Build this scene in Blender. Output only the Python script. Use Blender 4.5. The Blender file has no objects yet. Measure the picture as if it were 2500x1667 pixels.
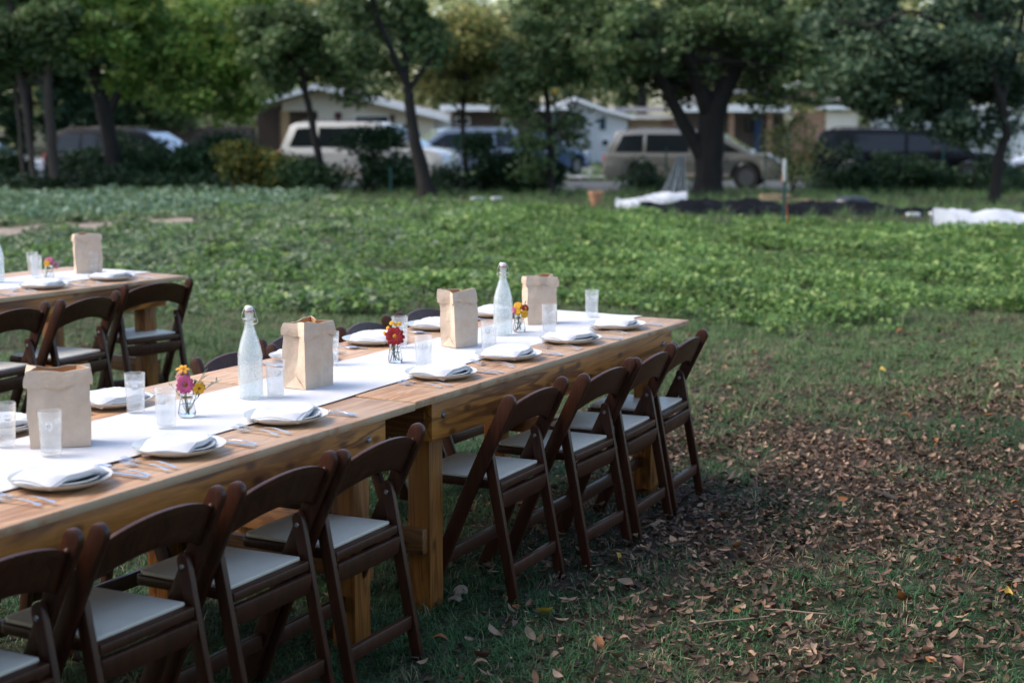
import bpy, bmesh, math, random
import numpy as np
from mathutils import Vector, Matrix, Euler
R_ = math.radians
random.seed(7)
rng = np.random.default_rng(11)
SC = bpy.context.scene
COL = SC.collection

# ------------------------------------------------------------------ camera, world, sun, exposure
CX, CY, CZ = -4.4892, -2.8109, 1.7462
YAW, PIT, FPX = 0.4977, -0.1438, 3875.98          # focal length in pixels of a 2500 px wide frame
fwd = Vector((math.cos(PIT)*math.cos(YAW), math.cos(PIT)*math.sin(YAW), math.sin(PIT)))
rgt = Vector((math.sin(YAW), -math.cos(YAW), 0)); upv = rgt.cross(fwd)
cam_d = bpy.data.cameras.new('camera'); cam = bpy.data.objects.new('camera', cam_d); COL.objects.link(cam)
cam.matrix_world = Matrix(((rgt.x, upv.x, -fwd.x, CX), (rgt.y, upv.y, -fwd.y, CY), (rgt.z, upv.z, -fwd.z, CZ), (0, 0, 0, 1)))
cam_d.sensor_width = 36; cam_d.lens = FPX/2500*36; cam_d.clip_end = 600; cam_d.clip_start = 0.05
cam_d.dof.use_dof = True; cam_d.dof.focus_distance = 5.75; cam_d.dof.aperture_fstop = 2.7
SC.camera = cam

SUN_EL, SUN_AZ = R_(50), R_(118)                  # azimuth of the sun, measured in the xy plane from +x
world = bpy.data.worlds.new('World'); SC.world = world; world.use_nodes = True
wn = world.node_tree; bg = wn.nodes['Background']
sky = wn.nodes.new('ShaderNodeTexSky'); sky.sky_type = 'NISHITA'; sky.sun_disc = False
sky.sun_elevation = SUN_EL; sky.sun_rotation = R_(90) - SUN_AZ
sky.air_density = 1.0; sky.dust_density = 1.8; sky.ozone_density = 0.7
wn.links.new(sky.outputs[0], bg.inputs[0]); bg.inputs[1].default_value = 0.15
sun_d = bpy.data.lights.new('sun', 'SUN'); sun = bpy.data.objects.new('sun', sun_d); COL.objects.link(sun)
sun_d.energy = 1.4; sun_d.angle = R_(35); sun_d.color = (1.0, 0.89, 0.76)
sdir = Vector((math.cos(SUN_EL)*math.cos(SUN_AZ), math.cos(SUN_EL)*math.sin(SUN_AZ), math.sin(SUN_EL)))
sun.rotation_euler = sdir.to_track_quat('Z', 'Y').to_euler(); sun.location = (0, 0, 30)
vs = SC.view_settings; vs.view_transform = 'Standard'; vs.look = 'None'; vs.gamma = 1; vs.use_curve_mapping = False
vs.exposure = 1.12
SC.render.engine = 'CYCLES'
SC.cycles.max_bounces = 10; SC.cycles.transmission_bounces = 10; SC.cycles.transparent_max_bounces = 24

# ------------------------------------------------------------------ surveying helpers
def ray(px, py):
    return fwd + rgt*((px-1250)/FPX) - upv*((py-833.5)/FPX)
def terrain(x, y):
    d = (x-CX)*math.cos(YAW) + (y-CY)*math.sin(YAW)
    def ss(a, b, t):
        t = min(1, max(0, (t-a)/(b-a))); return t*t*(3-2*t)
    z = -0.028 - 0.29*ss(13, 40, d) - 0.20*ss(38, 50, d)
    if d > 6: z += 0.02*math.sin(x*0.7+1)*math.sin(y*0.6)*min(1, (d-6)/6)
    return z
def BG(px, D):                                     # ground point D metres ahead, in the direction of a survey bearing
    r = ray(px, 833.5); h = Vector((math.cos(YAW), math.sin(YAW), 0)); t = D/r.dot(h)
    p = Vector((CX, CY, CZ)) + r*t
    return Vector((p.x, p.y, terrain(p.x, p.y)))
def HZ(py, D):                                     # height of a survey elevation at distance D
    r = ray(1250, py); h = Vector((math.cos(YAW), math.sin(YAW), 0)); return CZ + r.z*D/r.dot(h)
STREET = YAW - math.pi/2                           # street runs along the camera's right

# ------------------------------------------------------------------ materials
MATS = {}
def nd(nt, t, **kw):
    n = nt.nodes.new(t)
    for k, v in kw.items():
        if hasattr(n, k): setattr(n, k, v)
    return n
def base_mat(name):
    m = bpy.data.materials.new(name); m.use_nodes = True; nt = m.node_tree
    return m, nt, nt.nodes['Principled BSDF']
def mat(name, col, rough=.6, noise=.0, nscale=8, col2=None, bump=0, bscale=40, metal=0, spec=.5, stretch=None, sheen=0, detail=4):
    if name in MATS: return MATS[name]
    m, nt, b = base_mat(name)
    b.inputs['Roughness'].default_value = rough; b.inputs['Metallic'].default_value = metal
    b.inputs['Specular IOR Level'].default_value = spec
    if sheen: b.inputs['Sheen Weight'].default_value = sheen
    tc = nd(nt, 'ShaderNodeTexCoord'); mp = nd(nt, 'ShaderNodeMapping'); nt.links.new(tc.outputs['Object'], mp.inputs[0])
    if stretch: mp.inputs['Scale'].default_value = stretch
    if col2 is None: col2 = tuple(c*(1-noise) for c in col)
    nz = nd(nt, 'ShaderNodeTexNoise'); nz.inputs['Scale'].default_value = nscale; nz.inputs['Detail'].default_value = detail; nz.inputs['Roughness'].default_value = .65
    nt.links.new(mp.outputs[0], nz.inputs[0])
    cr = nd(nt, 'ShaderNodeValToRGB'); cr.color_ramp.elements[0].position = .32; cr.color_ramp.elements[1].position = .68
    cr.color_ramp.elements[0].color = (*col2, 1); cr.color_ramp.elements[1].color = (*col, 1)
    nt.links.new(nz.outputs[0], cr.inputs[0]); nt.links.new(cr.outputs[0], b.inputs['Base Color'])
    if bump:
        n2 = nd(nt, 'ShaderNodeTexNoise'); n2.inputs['Scale'].default_value = bscale; n2.inputs['Detail'].default_value = 5
        nt.links.new(mp.outputs[0], n2.inputs[0])
        bp = nd(nt, 'ShaderNodeBump'); bp.inputs['Strength'].default_value = bump; bp.inputs['Distance'].default_value = .01
        nt.links.new(n2.outputs[0], bp.inputs['Height']); nt.links.new(bp.outputs[0], b.inputs['Normal'])
    MATS[name] = m; return m
def wood_mat(name, c1, c2, c3, rough=.5, axis='X', edge=None, knots=True, gscale=1.0):
    if name in MATS: return MATS[name]
    m, nt, b = base_mat(name); L = nt.links.new
    tc = nd(nt, 'ShaderNodeTexCoord'); mp = nd(nt, 'ShaderNodeMapping'); L(tc.outputs['Object'], mp.inputs[0])
    s = {'X': (1.1, 11, 14), 'Y': (11, 1.1, 14), 'Z': (13, 13, 1.1)}[axis]
    mp.inputs['Scale'].default_value = tuple(v*gscale for v in s)
    oi = nd(nt, 'ShaderNodeObjectInfo'); mlt = nd(nt, 'ShaderNodeMath', operation='MULTIPLY'); mlt.inputs[1].default_value = 37
    L(oi.outputs['Random'], mlt.inputs[0]); cb = nd(nt, 'ShaderNodeCombineXYZ')
    for i in range(3): L(mlt.outputs[0], cb.inputs[i])
    L(cb.outputs[0], mp.inputs['Location'])
    nz = nd(nt, 'ShaderNodeTexNoise'); nz.inputs['Scale'].default_value = 1.0; nz.inputs['Detail'].default_value = 3; nz.inputs['Distortion'].default_value = 1.2
    L(mp.outputs[0], nz.inputs[0])
    sn = nd(nt, 'ShaderNodeMath', operation='MULTIPLY'); sn.inputs[1].default_value = 34; L(nz.outputs[0], sn.inputs[0])
    s2 = nd(nt, 'ShaderNodeMath', operation='SINE'); L(sn.outputs[0], s2.inputs[0])
    mr = nd(nt, 'ShaderNodeMapRange'); mr.inputs[1].default_value = -1; mr.inputs[2].default_value = 1; L(s2.outputs[0], mr.inputs[0])
    cr = nd(nt, 'ShaderNodeValToRGB'); cr.color_ramp.elements[0].color = (*c2, 1); cr.color_ramp.elements[1].color = (*c1, 1)
    cr.color_ramp.elements[0].position = .05; cr.color_ramp.elements[1].position = .7
    L(mr.outputs[0], cr.inputs[0])
    fn = nd(nt, 'ShaderNodeTexNoise'); fn.inputs['Scale'].default_value = 6; fn.inputs['Detail'].default_value = 8; fn.inputs['Roughness'].default_value = .75
    L(mp.outputs[0], fn.inputs[0])
    fr = nd(nt, 'ShaderNodeValToRGB'); fr.color_ramp.elements[0].position = .35; fr.color_ramp.elements[1].position = .65
    fr.color_ramp.elements[0].color = (.72, .70, .68, 1); fr.color_ramp.elements[1].color = (1.12, 1.1, 1.08, 1)
    L(fn.outputs[0], fr.inputs[0])
    mx = nd(nt, 'ShaderNodeMix', data_type='RGBA', blend_type='MULTIPLY'); mx.inputs[0].default_value = 1
    L(cr.outputs[0], mx.inputs[6]); L(fr.outputs[0], mx.inputs[7])
    out = mx.outputs[2]
    # worn and stained patches
    pz = nd(nt, 'ShaderNodeTexNoise'); pz.inputs['Scale'].default_value = 2.6; pz.inputs['Detail'].default_value = 5; L(tc.outputs['Object'], pz.inputs[0])
    pr = nd(nt, 'ShaderNodeValToRGB'); pr.color_ramp.elements[0].position = .42; pr.color_ramp.elements[1].position = .7
    pr.color_ramp.elements[0].color = (0, 0, 0, 1); pr.color_ramp.elements[1].color = (.75, .75, .75, 1); L(pz.outputs[0], pr.inputs[0])
    m3 = nd(nt, 'ShaderNodeMix', data_type='RGBA'); L(pr.outputs[0], m3.inputs[0]); L(out, m3.inputs[6]); m3.inputs[7].default_value = (*c3, 1)
    out = m3.outputs[2]
    if knots:
        sx = nd(nt, 'ShaderNodeSeparateXYZ'); L(tc.outputs['Object'], sx.inputs[0]); sm = nd(nt, 'ShaderNodeMath', operation='ADD'); cv = nd(nt, 'ShaderNodeCombineXYZ')
        a_, o1, o2 = {'X': (0, 1, 2), 'Y': (1, 0, 2), 'Z': (2, 0, 1)}[axis]
        L(sx.outputs[o1], sm.inputs[0]); L(sx.outputs[o2], sm.inputs[1]); L(sx.outputs[a_], cv.inputs[0]); L(sm.outputs[0], cv.inputs[1])
        vp = nd(nt, 'ShaderNodeMapping'); L(cv.outputs[0], vp.inputs[0]); L(cb.outputs[0], vp.inputs['Location']); vp.inputs['Scale'].default_value = (4.2, 8.5, 1)
        vo = nd(nt, 'ShaderNodeTexVoronoi', voronoi_dimensions='2D'); vo.inputs['Scale'].default_value = 1; L(vp.outputs[0], vo.inputs[0])
        vr = nd(nt, 'ShaderNodeValToRGB'); vr.color_ramp.elements[0].position = .05; vr.color_ramp.elements[1].position = .15
        vr.color_ramp.elements[0].color = (.25, .18, .15, 1); vr.color_ramp.elements[1].color = (1, 1, 1, 1); L(vo.outputs[0], vr.inputs[0])
        m4 = nd(nt, 'ShaderNodeMix', data_type='RGBA', blend_type='MULTIPLY'); m4.inputs[0].default_value = .85; L(out, m4.inputs[6]); L(vr.outputs[0], m4.inputs[7])
        out = m4.outputs[2]
    if edge:
        ge = nd(nt, 'ShaderNodeNewGeometry'); sp = nd(nt, 'ShaderNodeSeparateXYZ'); L(ge.outputs['Normal'], sp.inputs[0])
        ab = nd(nt, 'ShaderNodeMath', operation='ABSOLUTE'); L(sp.outputs[2], ab.inputs[0])
        lt = nd(nt, 'ShaderNodeMath', operation='LESS_THAN'); lt.inputs[1].default_value = .9; L(ab.outputs[0], lt.inputs[0])
        en = nd(nt, 'ShaderNodeTexNoise'); en.inputs['Scale'].default_value = 5; en.inputs['Detail'].default_value = 8; en.inputs['Roughness'].default_value = .7; L(tc.outputs['Object'], en.inputs[0])
        er = nd(nt, 'ShaderNodeValToRGB'); er.color_ramp.elements[0].position = .45; er.color_ramp.elements[1].position = .55
        er.color_ramp.elements[0].color = (0, 0, 0, 1); er.color_ramp.elements[1].color = (.9, .9, .9, 1); L(en.outputs[0], er.inputs[0])
        mm = nd(nt, 'ShaderNodeMath', operation='MULTIPLY'); L(lt.outputs[0], mm.inputs[0]); L(er.outputs[0], mm.inputs[1])
        m5 = nd(nt, 'ShaderNodeMix', data_type='RGBA'); L(mm.outputs[0], m5.inputs[0]); L(out, m5.inputs[6]); m5.inputs[7].default_value = (*edge, 1)
        out = m5.outputs[2]
    L(out, b.inputs['Base Color']); b.inputs['Roughness'].default_value = rough
    rr = nd(nt, 'ShaderNodeMapRange'); rr.inputs[3].default_value = rough-.1; rr.inputs[4].default_value = rough+.15; L(fn.outputs[0], rr.inputs[0]); L(rr.outputs[0], b.inputs['Roughness'])
    bp = nd(nt, 'ShaderNodeBump'); bp.inputs['Strength'].default_value = .25; bp.inputs['Distance'].default_value = .003
    L(fn.outputs[0], bp.inputs['Height']); L(bp.outputs[0], b.inputs['Normal'])
    MATS[name] = m; return m
def glass_mat(name, rough=0, col=(1, 1, 1), ior=1.45):
    if name in MATS: return MATS[name]
    m, nt, b = base_mat(name); b.inputs['Transmission Weight'].default_value = 1; b.inputs['Roughness'].default_value = rough
    b.inputs['Base Color'].default_value = (*col, 1); b.inputs['IOR'].default_value = ior
    MATS[name] = m; return m
def thin_glass(name, clear, milky, col=(.95, .98, 1), rough=.03, mottled=0, droplets=False):
    """thin clear ware with condensation on it: see-through share, milky share, the rest mirrors the surroundings"""
    m = bpy.data.materials.new(name); m.use_nodes = True; nt = m.node_tree; nt.nodes.clear(); L = nt.links.new
    out = nd(nt, 'ShaderNodeOutputMaterial'); tr = nd(nt, 'ShaderNodeBsdfTransparent'); tr.inputs[0].default_value = (*col, 1)
    df = nd(nt, 'ShaderNodeBsdfDiffuse'); df.inputs[0].default_value = (.93, .94, .93, 1); tl = nd(nt, 'ShaderNodeBsdfTranslucent'); tl.inputs[0].default_value = (.93, .94, .93, 1)
    mk = nd(nt, 'ShaderNodeMixShader'); mk.inputs[0].default_value = .5; L(df.outputs[0], mk.inputs[1]); L(tl.outputs[0], mk.inputs[2])
    gl = nd(nt, 'ShaderNodeBsdfGlossy'); gl.inputs['Roughness'].default_value = rough
    m1 = nd(nt, 'ShaderNodeMixShader'); m1.inputs[0].default_value = milky/(milky+clear); L(tr.outputs[0], m1.inputs[1]); L(mk.outputs[0], m1.inputs[2])
    if mottled:
        tc = nd(nt, 'ShaderNodeTexCoord'); nz = nd(nt, 'ShaderNodeTexNoise'); nz.inputs['Scale'].default_value = 22; nz.inputs['Detail'].default_value = 5; L(tc.outputs['Object'], nz.inputs[0])
        mr = nd(nt, 'ShaderNodeMapRange'); mr.inputs[1].default_value = .3; mr.inputs[2].default_value = .7; f0 = milky/(milky+clear); mr.inputs[3].default_value = max(0, f0-mottled); mr.inputs[4].default_value = min(1, f0+mottled); L(nz.outputs[0], mr.inputs[0]); L(mr.outputs[0], m1.inputs[0])
    lw = nd(nt, 'ShaderNodeLayerWeight'); lw.inputs[0].default_value = .5; pw = nd(nt, 'ShaderNodeMath', operation='POWER'); pw.inputs[1].default_value = 3.5; L(lw.outputs['Facing'], pw.inputs[0])
    mu = nd(nt, 'ShaderNodeMath', operation='MULTIPLY_ADD'); mu.inputs[1].default_value = .45; mu.inputs[2].default_value = .035; L(pw.outputs[0], mu.inputs[0])
    m2 = nd(nt, 'ShaderNodeMixShader'); L(mu.outputs[0], m2.inputs[0]); L(m1.outputs[0], m2.inputs[1]); L(gl.outputs[0], m2.inputs[2]); L(m2.outputs[0], out.inputs[0])
    MATS[name] = m; return m
def leaf_mat(name, cols, transl=.35, rough=.55, spec=.3, vary=.35):
    """Leaves: colour chosen per instance and per island, thin translucent."""
    if name in MATS: return MATS[name]
    m = bpy.data.materials.new(name); m.use_nodes = True; nt = m.node_tree; nt.nodes.clear(); L = nt.links.new
    out = nd(nt, 'ShaderNodeOutputMaterial'); pb = nd(nt, 'ShaderNodeBsdfPrincipled'); tr = nd(nt, 'ShaderNodeBsdfTranslucent'); mix = nd(nt, 'ShaderNodeMixShader')
    oi = nd(nt, 'ShaderNodeObjectInfo'); ge = nd(nt, 'ShaderNodeNewGeometry')
    ad = nd(nt, 'ShaderNodeMath', operation='ADD'); L(oi.outputs['Random'], ad.inputs[0])
    ml = nd(nt, 'ShaderNodeMath', operation='MULTIPLY'); ml.inputs[1].default_value = 1.0; L(ge.outputs['Random Per Island'], ml.inputs[0]); L(ml.outputs[0], ad.inputs[1])
    fr = nd(nt, 'ShaderNodeMath', operation='FRACT'); L(ad.outputs[0], fr.inputs[0])
    cr = nd(nt, 'ShaderNodeValToRGB'); cr.color_ramp.interpolation = 'LINEAR'
    els = cr.color_ramp.elements
    while len(els) < len(cols): els.new(.5)
    for i, c in enumerate(cols):
        els[i].position = i/(len(cols)-1); els[i].color = (*c, 1)
    L(fr.outputs[0], cr.inputs[0])
    # slow colour drift over a crown or a field
    nz = nd(nt, 'ShaderNodeTexNoise'); nz.inputs['Scale'].default_value = .5; nz.inputs['Detail'].default_value = 3; L(ge.outputs['Position'], nz.inputs[0])
    mr = nd(nt, 'ShaderNodeMapRange'); mr.inputs[1].default_value = .3; mr.inputs[2].default_value = .7; mr.inputs[3].default_value = 1-vary; mr.inputs[4].default_value = 1+vary; L(nz.outputs[0], mr.inputs[0])
    mx = nd(nt, 'ShaderNodeVectorMath', operation='SCALE'); L(cr.outputs[0], mx.inputs[0]); L(mr.outputs[0], mx.inputs[3])
    L(mx.outputs[0], pb.inputs['Base Color']); L(mx.outputs[0], tr.inputs[0])
    pb.inputs['Roughness'].default_value = rough; pb.inputs['Specular IOR Level'].default_value = spec
    mix.inputs[0].default_value = transl; L(pb.outputs[0], mix.inputs[1]); L(tr.outputs[0], mix.inputs[2]); L(mix.outputs[0], out.inputs[0])
    MATS[name] = m; return m

CHAIR = wood_mat('chair_resin', (.062, .020, .0095), (.040, .0135, .007), (.052, .0175, .009), rough=.38, axis='Z', knots=False); CHAIR.node_tree.nodes['Principled BSDF'].inputs['Specular IOR Level'].default_value = .35
PAD = mat('seat_vinyl', (.76, .70, .58), .45, .12, 5, bump=.08, bscale=300)
TOPW = wood_mat('tabletop_wood', (.58, .34, .18), (.40, .20, .09), (.58, .41, .27), rough=.42, axis='X', edge=(.52, .40, .25), knots=False)
APRW = wood_mat('apron_wood', (.60, .25, .045), (.20, .068, .012), (.34, .125, .024), rough=.42, axis='X', gscale=.8)
APRY = wood_mat('apron_wood_across', (.26, .11, .03), (.15, .06, .016), (.18, .075, .02), rough=.5, axis='Y')
LEGW = wood_mat('leg_wood', (.36, .14, .026), (.20, .07, .014), (.22, .08, .018), rough=.42, axis='Z')
STEEL = mat('cutlery_steel', (.78, .78, .8), .16, .04, 30, metal=1)
BOLT = mat('bolt_steel', (.45, .45, .45), .35, .2, 60, metal=1)
CHINA = mat('white_china', (.62, .64, .63), .15, .02, 4)
CLOTH = mat('white_napkin', (.66, .66, .68), .9, .03, 10, bump=.25, bscale=600)
RUNN = mat('white_runner', (.63, .63, .655), .92, .035, 3, bump=.3, bscale=500)
PAPER = mat('kraft_paper', (.76, .60, .46), .75, .16, 14, bump=1, bscale=16, col2=(.66, .50, .36))
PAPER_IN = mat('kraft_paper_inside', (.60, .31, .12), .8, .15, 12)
GLASS = glass_mat('clear_glass', .02, (.98, .99, .99)); TUMB = thin_glass('misted_glass', .88, .12, (1, 1, 1), rough=.02, mottled=.08); WATERT = thin_glass('misted_water', .82, .18, (.97, .99, 1), .01, .12); WATER = glass_mat('water', 0.0, (.96, .98, 1), 1.33)
FROST = thin_glass('frosted_glass', .74, .26, (.98, 1, 1), .12, .04); ICE = glass_mat('ice', .12, (.97, .98, 1), 1.31)
CERAM = mat('stopper_ceramic', (.8, .8, .78), .25, .02); RUBBER = mat('red_rubber', (.55, .03, .03), .5, .1); WIRE = mat('wire_metal', (.6, .58, .5), .3, .1, metal=1)

# ------------------------------------------------------------------ mesh helpers
class MB:
    def __init__(s): s.v = []; s.f = []
    def add(s, vs, fs):
        o = len(s.v); s.v += [tuple(v) for v in vs]; s.f += [tuple(i+o for i in f) for f in fs]; return s
    def box(s, a, b, M=None):
        x0, y0, z0 = a; x1, y1, z1 = b
        vs = [Vector(p) for p in ((x0, y0, z0), (x1, y0, z0), (x1, y1, z0), (x0, y1, z0), (x0, y0, z1), (x1, y0, z1), (x1, y1, z1), (x0, y1, z1))]
        if M: vs = [M @ v for v in vs]
        return s.add(vs, [(0, 3, 2, 1), (4, 5, 6, 7), (0, 1, 5, 4), (1, 2, 6, 5), (2, 3, 7, 6), (3, 0, 4, 7)])
    def prism(s, pts, w0, w1, axis='x', taper=None):
        """closed outline pts (a,b) extruded from w0 to w1; axis x: (y,z) outline, axis y: (x,z), axis z: (x,y)"""
        n = len(pts); vs = []
        for w in (w0, w1):
            for a, b in pts:
                ww = w
                if taper: ww = w*taper(a, b)
                vs.append({'x': (ww, a, b), 'y': (a, ww, b), 'z': (a, b, ww)}[axis])
        return s.add(vs, [tuple(range(n)), tuple(range(2*n-1, n-1, -1))] + [(i, i+n, (i+1) % n+n, (i+1) % n) for i in range(n)])
    def lathe(s, prof, seg=28, M=None, close=False):
        n = len(prof); vs = []
        for k in range(seg):
            a = 2*math.pi*k/seg
            for r, z in prof: vs.append(Vector((r*math.cos(a), r*math.sin(a), z)))
        if M: vs = [M @ v for v in vs]
        fs = []
        for k in range(seg):
            k2 = (k+1) % seg
            for i in range(n-1 if not close else n):
                j = (i+1) % n
                fs.append((k*n+i, k2*n+i, k2*n+j, k*n+j))
        return s.add(vs, fs)
    def tube(s, path, r, seg=8, cap=True):
        P = [Vector(p) for p in path]; n = len(P); rr = r if isinstance(r, (list, tuple)) else [r]*n
        vs = []; up = Vector((0, 0, 1))
        prev = None
        for i, p in enumerate(P):
            t = (P[min(i+1, n-1)]-P[max(i-1, 0)]).normalized()
            a = prev - t*prev.dot(t) if prev is not None else t.cross(up)
            if a.length < 1e-4: a = t.cross(Vector((1, 0, 0)))
            a.normalize(); prev = a; b = t.cross(a)
            for k in range(seg):
                an = 2*math.pi*k/seg; vs.append(p + (a*math.cos(an)+b*math.sin(an))*rr[i])
        fs = [(i*seg+k, i*seg+(k+1) % seg, (i+1)*seg+(k+1) % seg, (i+1)*seg+k) for i in range(n-1) for k in range(seg)]
        if cap: fs += [tuple(range(seg-1, -1, -1)), tuple((n-1)*seg+k for k in range(seg))]
        return s.add(vs, fs)
    def grid(s, fn, nu, nv, closeu=False):
        vs = [fn(i/(nu-1) if not closeu else i/nu, j/(nv-1)) for j in range(nv) for i in range(nu)]
        fs = []
        for j in range(nv-1):
            for i in range(nu-1 if not closeu else nu):
                i2 = (i+1) % nu; fs.append((j*nu+i, j*nu+i2, (j+1)*nu+i2, (j+1)*nu+i))
        return s.add(vs, fs)
    def mesh(s, name, m, smooth=35, bevel=0, bseg=2, solid=0, xf=None):
        me = bpy.data.meshes.new(name); me.from_pydata(s.v, [], s.f)
        bm = bmesh.new(); bm.from_mesh(me)
        bmesh.ops.recalc_face_normals(bm, faces=bm.faces[:])
        if bevel:
            ed = [e for e in bm.edges if len(e.link_faces) == 2 and e.calc_face_angle(0) > R_(30)]
            bmesh.ops.bevel(bm, geom=ed, offset=bevel, segments=bseg, profile=.5, affect='EDGES', clamp_overlap=True)
        if solid: bmesh.ops.solidify(bm, geom=bm.faces[:], thickness=solid)
        bm.to_mesh(me); bm.free()
        if m: me.materials.append(m)
        if smooth:
            me.polygons.foreach_set('use_smooth', [True]*len(me.polygons)); me.set_sharp_from_angle(angle=R_(smooth))
        me.update(); return me
def obj(name, me, parent=None, loc=None, rot=None):
    o = bpy.data.objects.new(name, me); COL.objects.link(o)
    if parent: o.parent = parent
    if loc is not None: o.location = loc
    if rot is not None: o.rotation_euler = rot
    return o
def tag(o, label=None, cat=None, group=None, kind=None):
    if label: o['label'] = label
    if cat: o['category'] = cat
    if group: o['group'] = group
    if kind: o['kind'] = kind
    return o
def thing(name, label, cat, loc=(0, 0, 0), rz=0, group=None):
    o = bpy.data.objects.new(name, None); COL.objects.link(o); o.location = loc; o.rotation_euler = (0, 0, rz); o.empty_display_size = .1
    return tag(o, label, cat, group)
def dup(root, loc, rz, label, group=None):
    r = root.copy(); COL.objects.link(r); r.location = loc; r.rotation_euler = (0, 0, rz); r['label'] = label
    if group: r['group'] = group
    for ch in list(root.children):
        c = ch.copy(); COL.objects.link(c); c.parent = r
        for g in list(ch.children):
            d = g.copy(); COL.objects.link(d); d.parent = c
    return r
def rawmesh(name, V, F, m, nper=4):
    """V (n,3) float array, F (k,nper) int array"""
    me = bpy.data.meshes.new(name); V = np.asarray(V, np.float32); F = np.asarray(F, np.int32); k = len(F)
    me.vertices.add(len(V)); me.vertices.foreach_set('co', V.ravel())
    me.loops.add(k*nper); me.loops.foreach_set('vertex_index', F.ravel())
    me.polygons.add(k); me.polygons.foreach_set('loop_start', np.arange(0, k*nper, nper, dtype=np.int32))
    me.update(calc_edges=True); me.validate()
    if m: me.materials.append(m)
    return me

# ------------------------------------------------------------------ ground
def build_ground():
    # terrain sheet in view-aligned coordinates, finer near the tables
    m, nt, b = base_mat('ground_soil'); L = nt.links.new
    ge = nd(nt, 'ShaderNodeNewGeometry')
    n1 = nd(nt, 'ShaderNodeTexNoise'); n1.inputs['Scale'].default_value = .9; n1.inputs['Detail'].default_value = 6; L(ge.outputs['Position'], n1.inputs[0])
    n2 = nd(nt, 'ShaderNodeTexNoise'); n2.inputs['Scale'].default_value = 28; n2.inputs['Detail'].default_value = 8; n2.inputs['Roughness'].default_value = .8; L(ge.outputs['Position'], n2.inputs[0])
    c1 = nd(nt, 'ShaderNodeValToRGB'); c1.color_ramp.elements[0].color = (.035, .052, .022, 1); c1.color_ramp.elements[1].color = (.065, .052, .038, 1)
    c1.color_ramp.elements[0].position = .42; c1.color_ramp.elements[1].position = .6; L(n1.outputs[0], c1.inputs[0])
    c2 = nd(nt, 'ShaderNodeValToRGB'); c2.color_ramp.elements[0].color = (.35, .35, .35, 1); c2.color_ramp.elements[1].color = (1.7, 1.6, 1.5, 1)
    c2.color_ramp.elements[0].position = .35; c2.color_ramp.elements[1].position = .65; L(n2.outputs[0], c2.inputs[0])
    mx = nd(nt, 'ShaderNodeMix', data_type='RGBA', blend_type='MULTIPLY'); mx.inputs[0].default_value = 1; L(c1.outputs[0], mx.inputs[6]); L(c2.outputs[0], mx.inputs[7])
    L(mx.outputs[2], b.inputs['Base Color']); b.inputs['Roughness'].default_value = .95; b.inputs['Specular IOR Level'].default_value = .15
    bp = nd(nt, 'ShaderNodeBump'); bp.inputs['Strength'].default_value = .8; bp.inputs['Distance'].default_value = .03; L(n2.outputs[0], bp.inputs['Height']); L(bp.outputs[0], b.inputs['Normal'])
    ds = [-40, -20, -8, -3, 0, 2, 4] + list(np.linspace(5, 60, 111)) + [70, 85, 110, 150, 220, 350, 500]
    ls = [-400, -200, -100, -60, -40] + list(np.linspace(-25, 25, 61)) + [40, 60, 100, 200, 400]
    V = []; h = Vector((math.cos(YAW), math.sin(YAW), 0))
    for d in ds:
        for l in ls:
            p = Vector((CX, CY, 0)) + h*d + rgt*l; V.append((p.x, p.y, terrain(p.x, p.y)))
    n = len(ls); F = [(i*n+j, i*n+j+1, (i+1)*n+j+1, (i+1)*n+j) for i in range(len(ds)-1) for j in range(n-1)]
    me = rawmesh('ground', V, F, m); me.polygons.foreach_set('use_smooth', [True]*len(me.polygons))
    tag(obj('ground', me), 'dark soil and mown lawn under tables, field and trees', kind='structure')
build_ground()

H2 = Vector((math.cos(YAW), math.sin(YAW), 0))
def dl(x, y):      # distance ahead and lateral offset of arrays
    dx, dy = x-CX, y-CY
    return dx*math.cos(YAW)+dy*math.sin(YAW), dx*rgt.x+dy*rgt.y
def xy(d, l): return CX + d*H2.x + l*rgt.x, CY + d*H2.y + l*rgt.y
def vnoise(x, y, s, seed=0):
    """cheap smooth value noise on arrays"""
    r = np.random.default_rng(seed).random((64, 64)); u, v = x/s, y/s
    i, j = np.floor(u).astype(int), np.floor(v).astype(int); fu, fv = u-i, v-j
    fu = fu*fu*(3-2*fu); fv = fv*fv*(3-2*fv); g = lambda a, b: r[a % 64, b % 64]
    return (g(i, j)*(1-fu)+g(i+1, j)*fu)*(1-fv) + (g(i, j+1)*(1-fu)+g(i+1, j+1)*fu)*fv
def scatter_pts(d0, d1, dens, margin=1.6):
    """random points in the view wedge, ahead d0..d1 metres, dens per square metre"""
    hw = lambda d: .345*d + margin
    A = (d1-d0)*(hw(d0)+hw(d1)); n = int(A*dens)
    d = d0 + (d1-d0)*rng.random(n*2); l = (rng.random(n*2)*2-1)*hw(d1)
    k = np.abs(l) < hw(d); d, l = d[k][:n], l[k][:n]
    x, y = xy(d, l); return x, y, d, l
TZ = np.vectorize(terrain)
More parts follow.
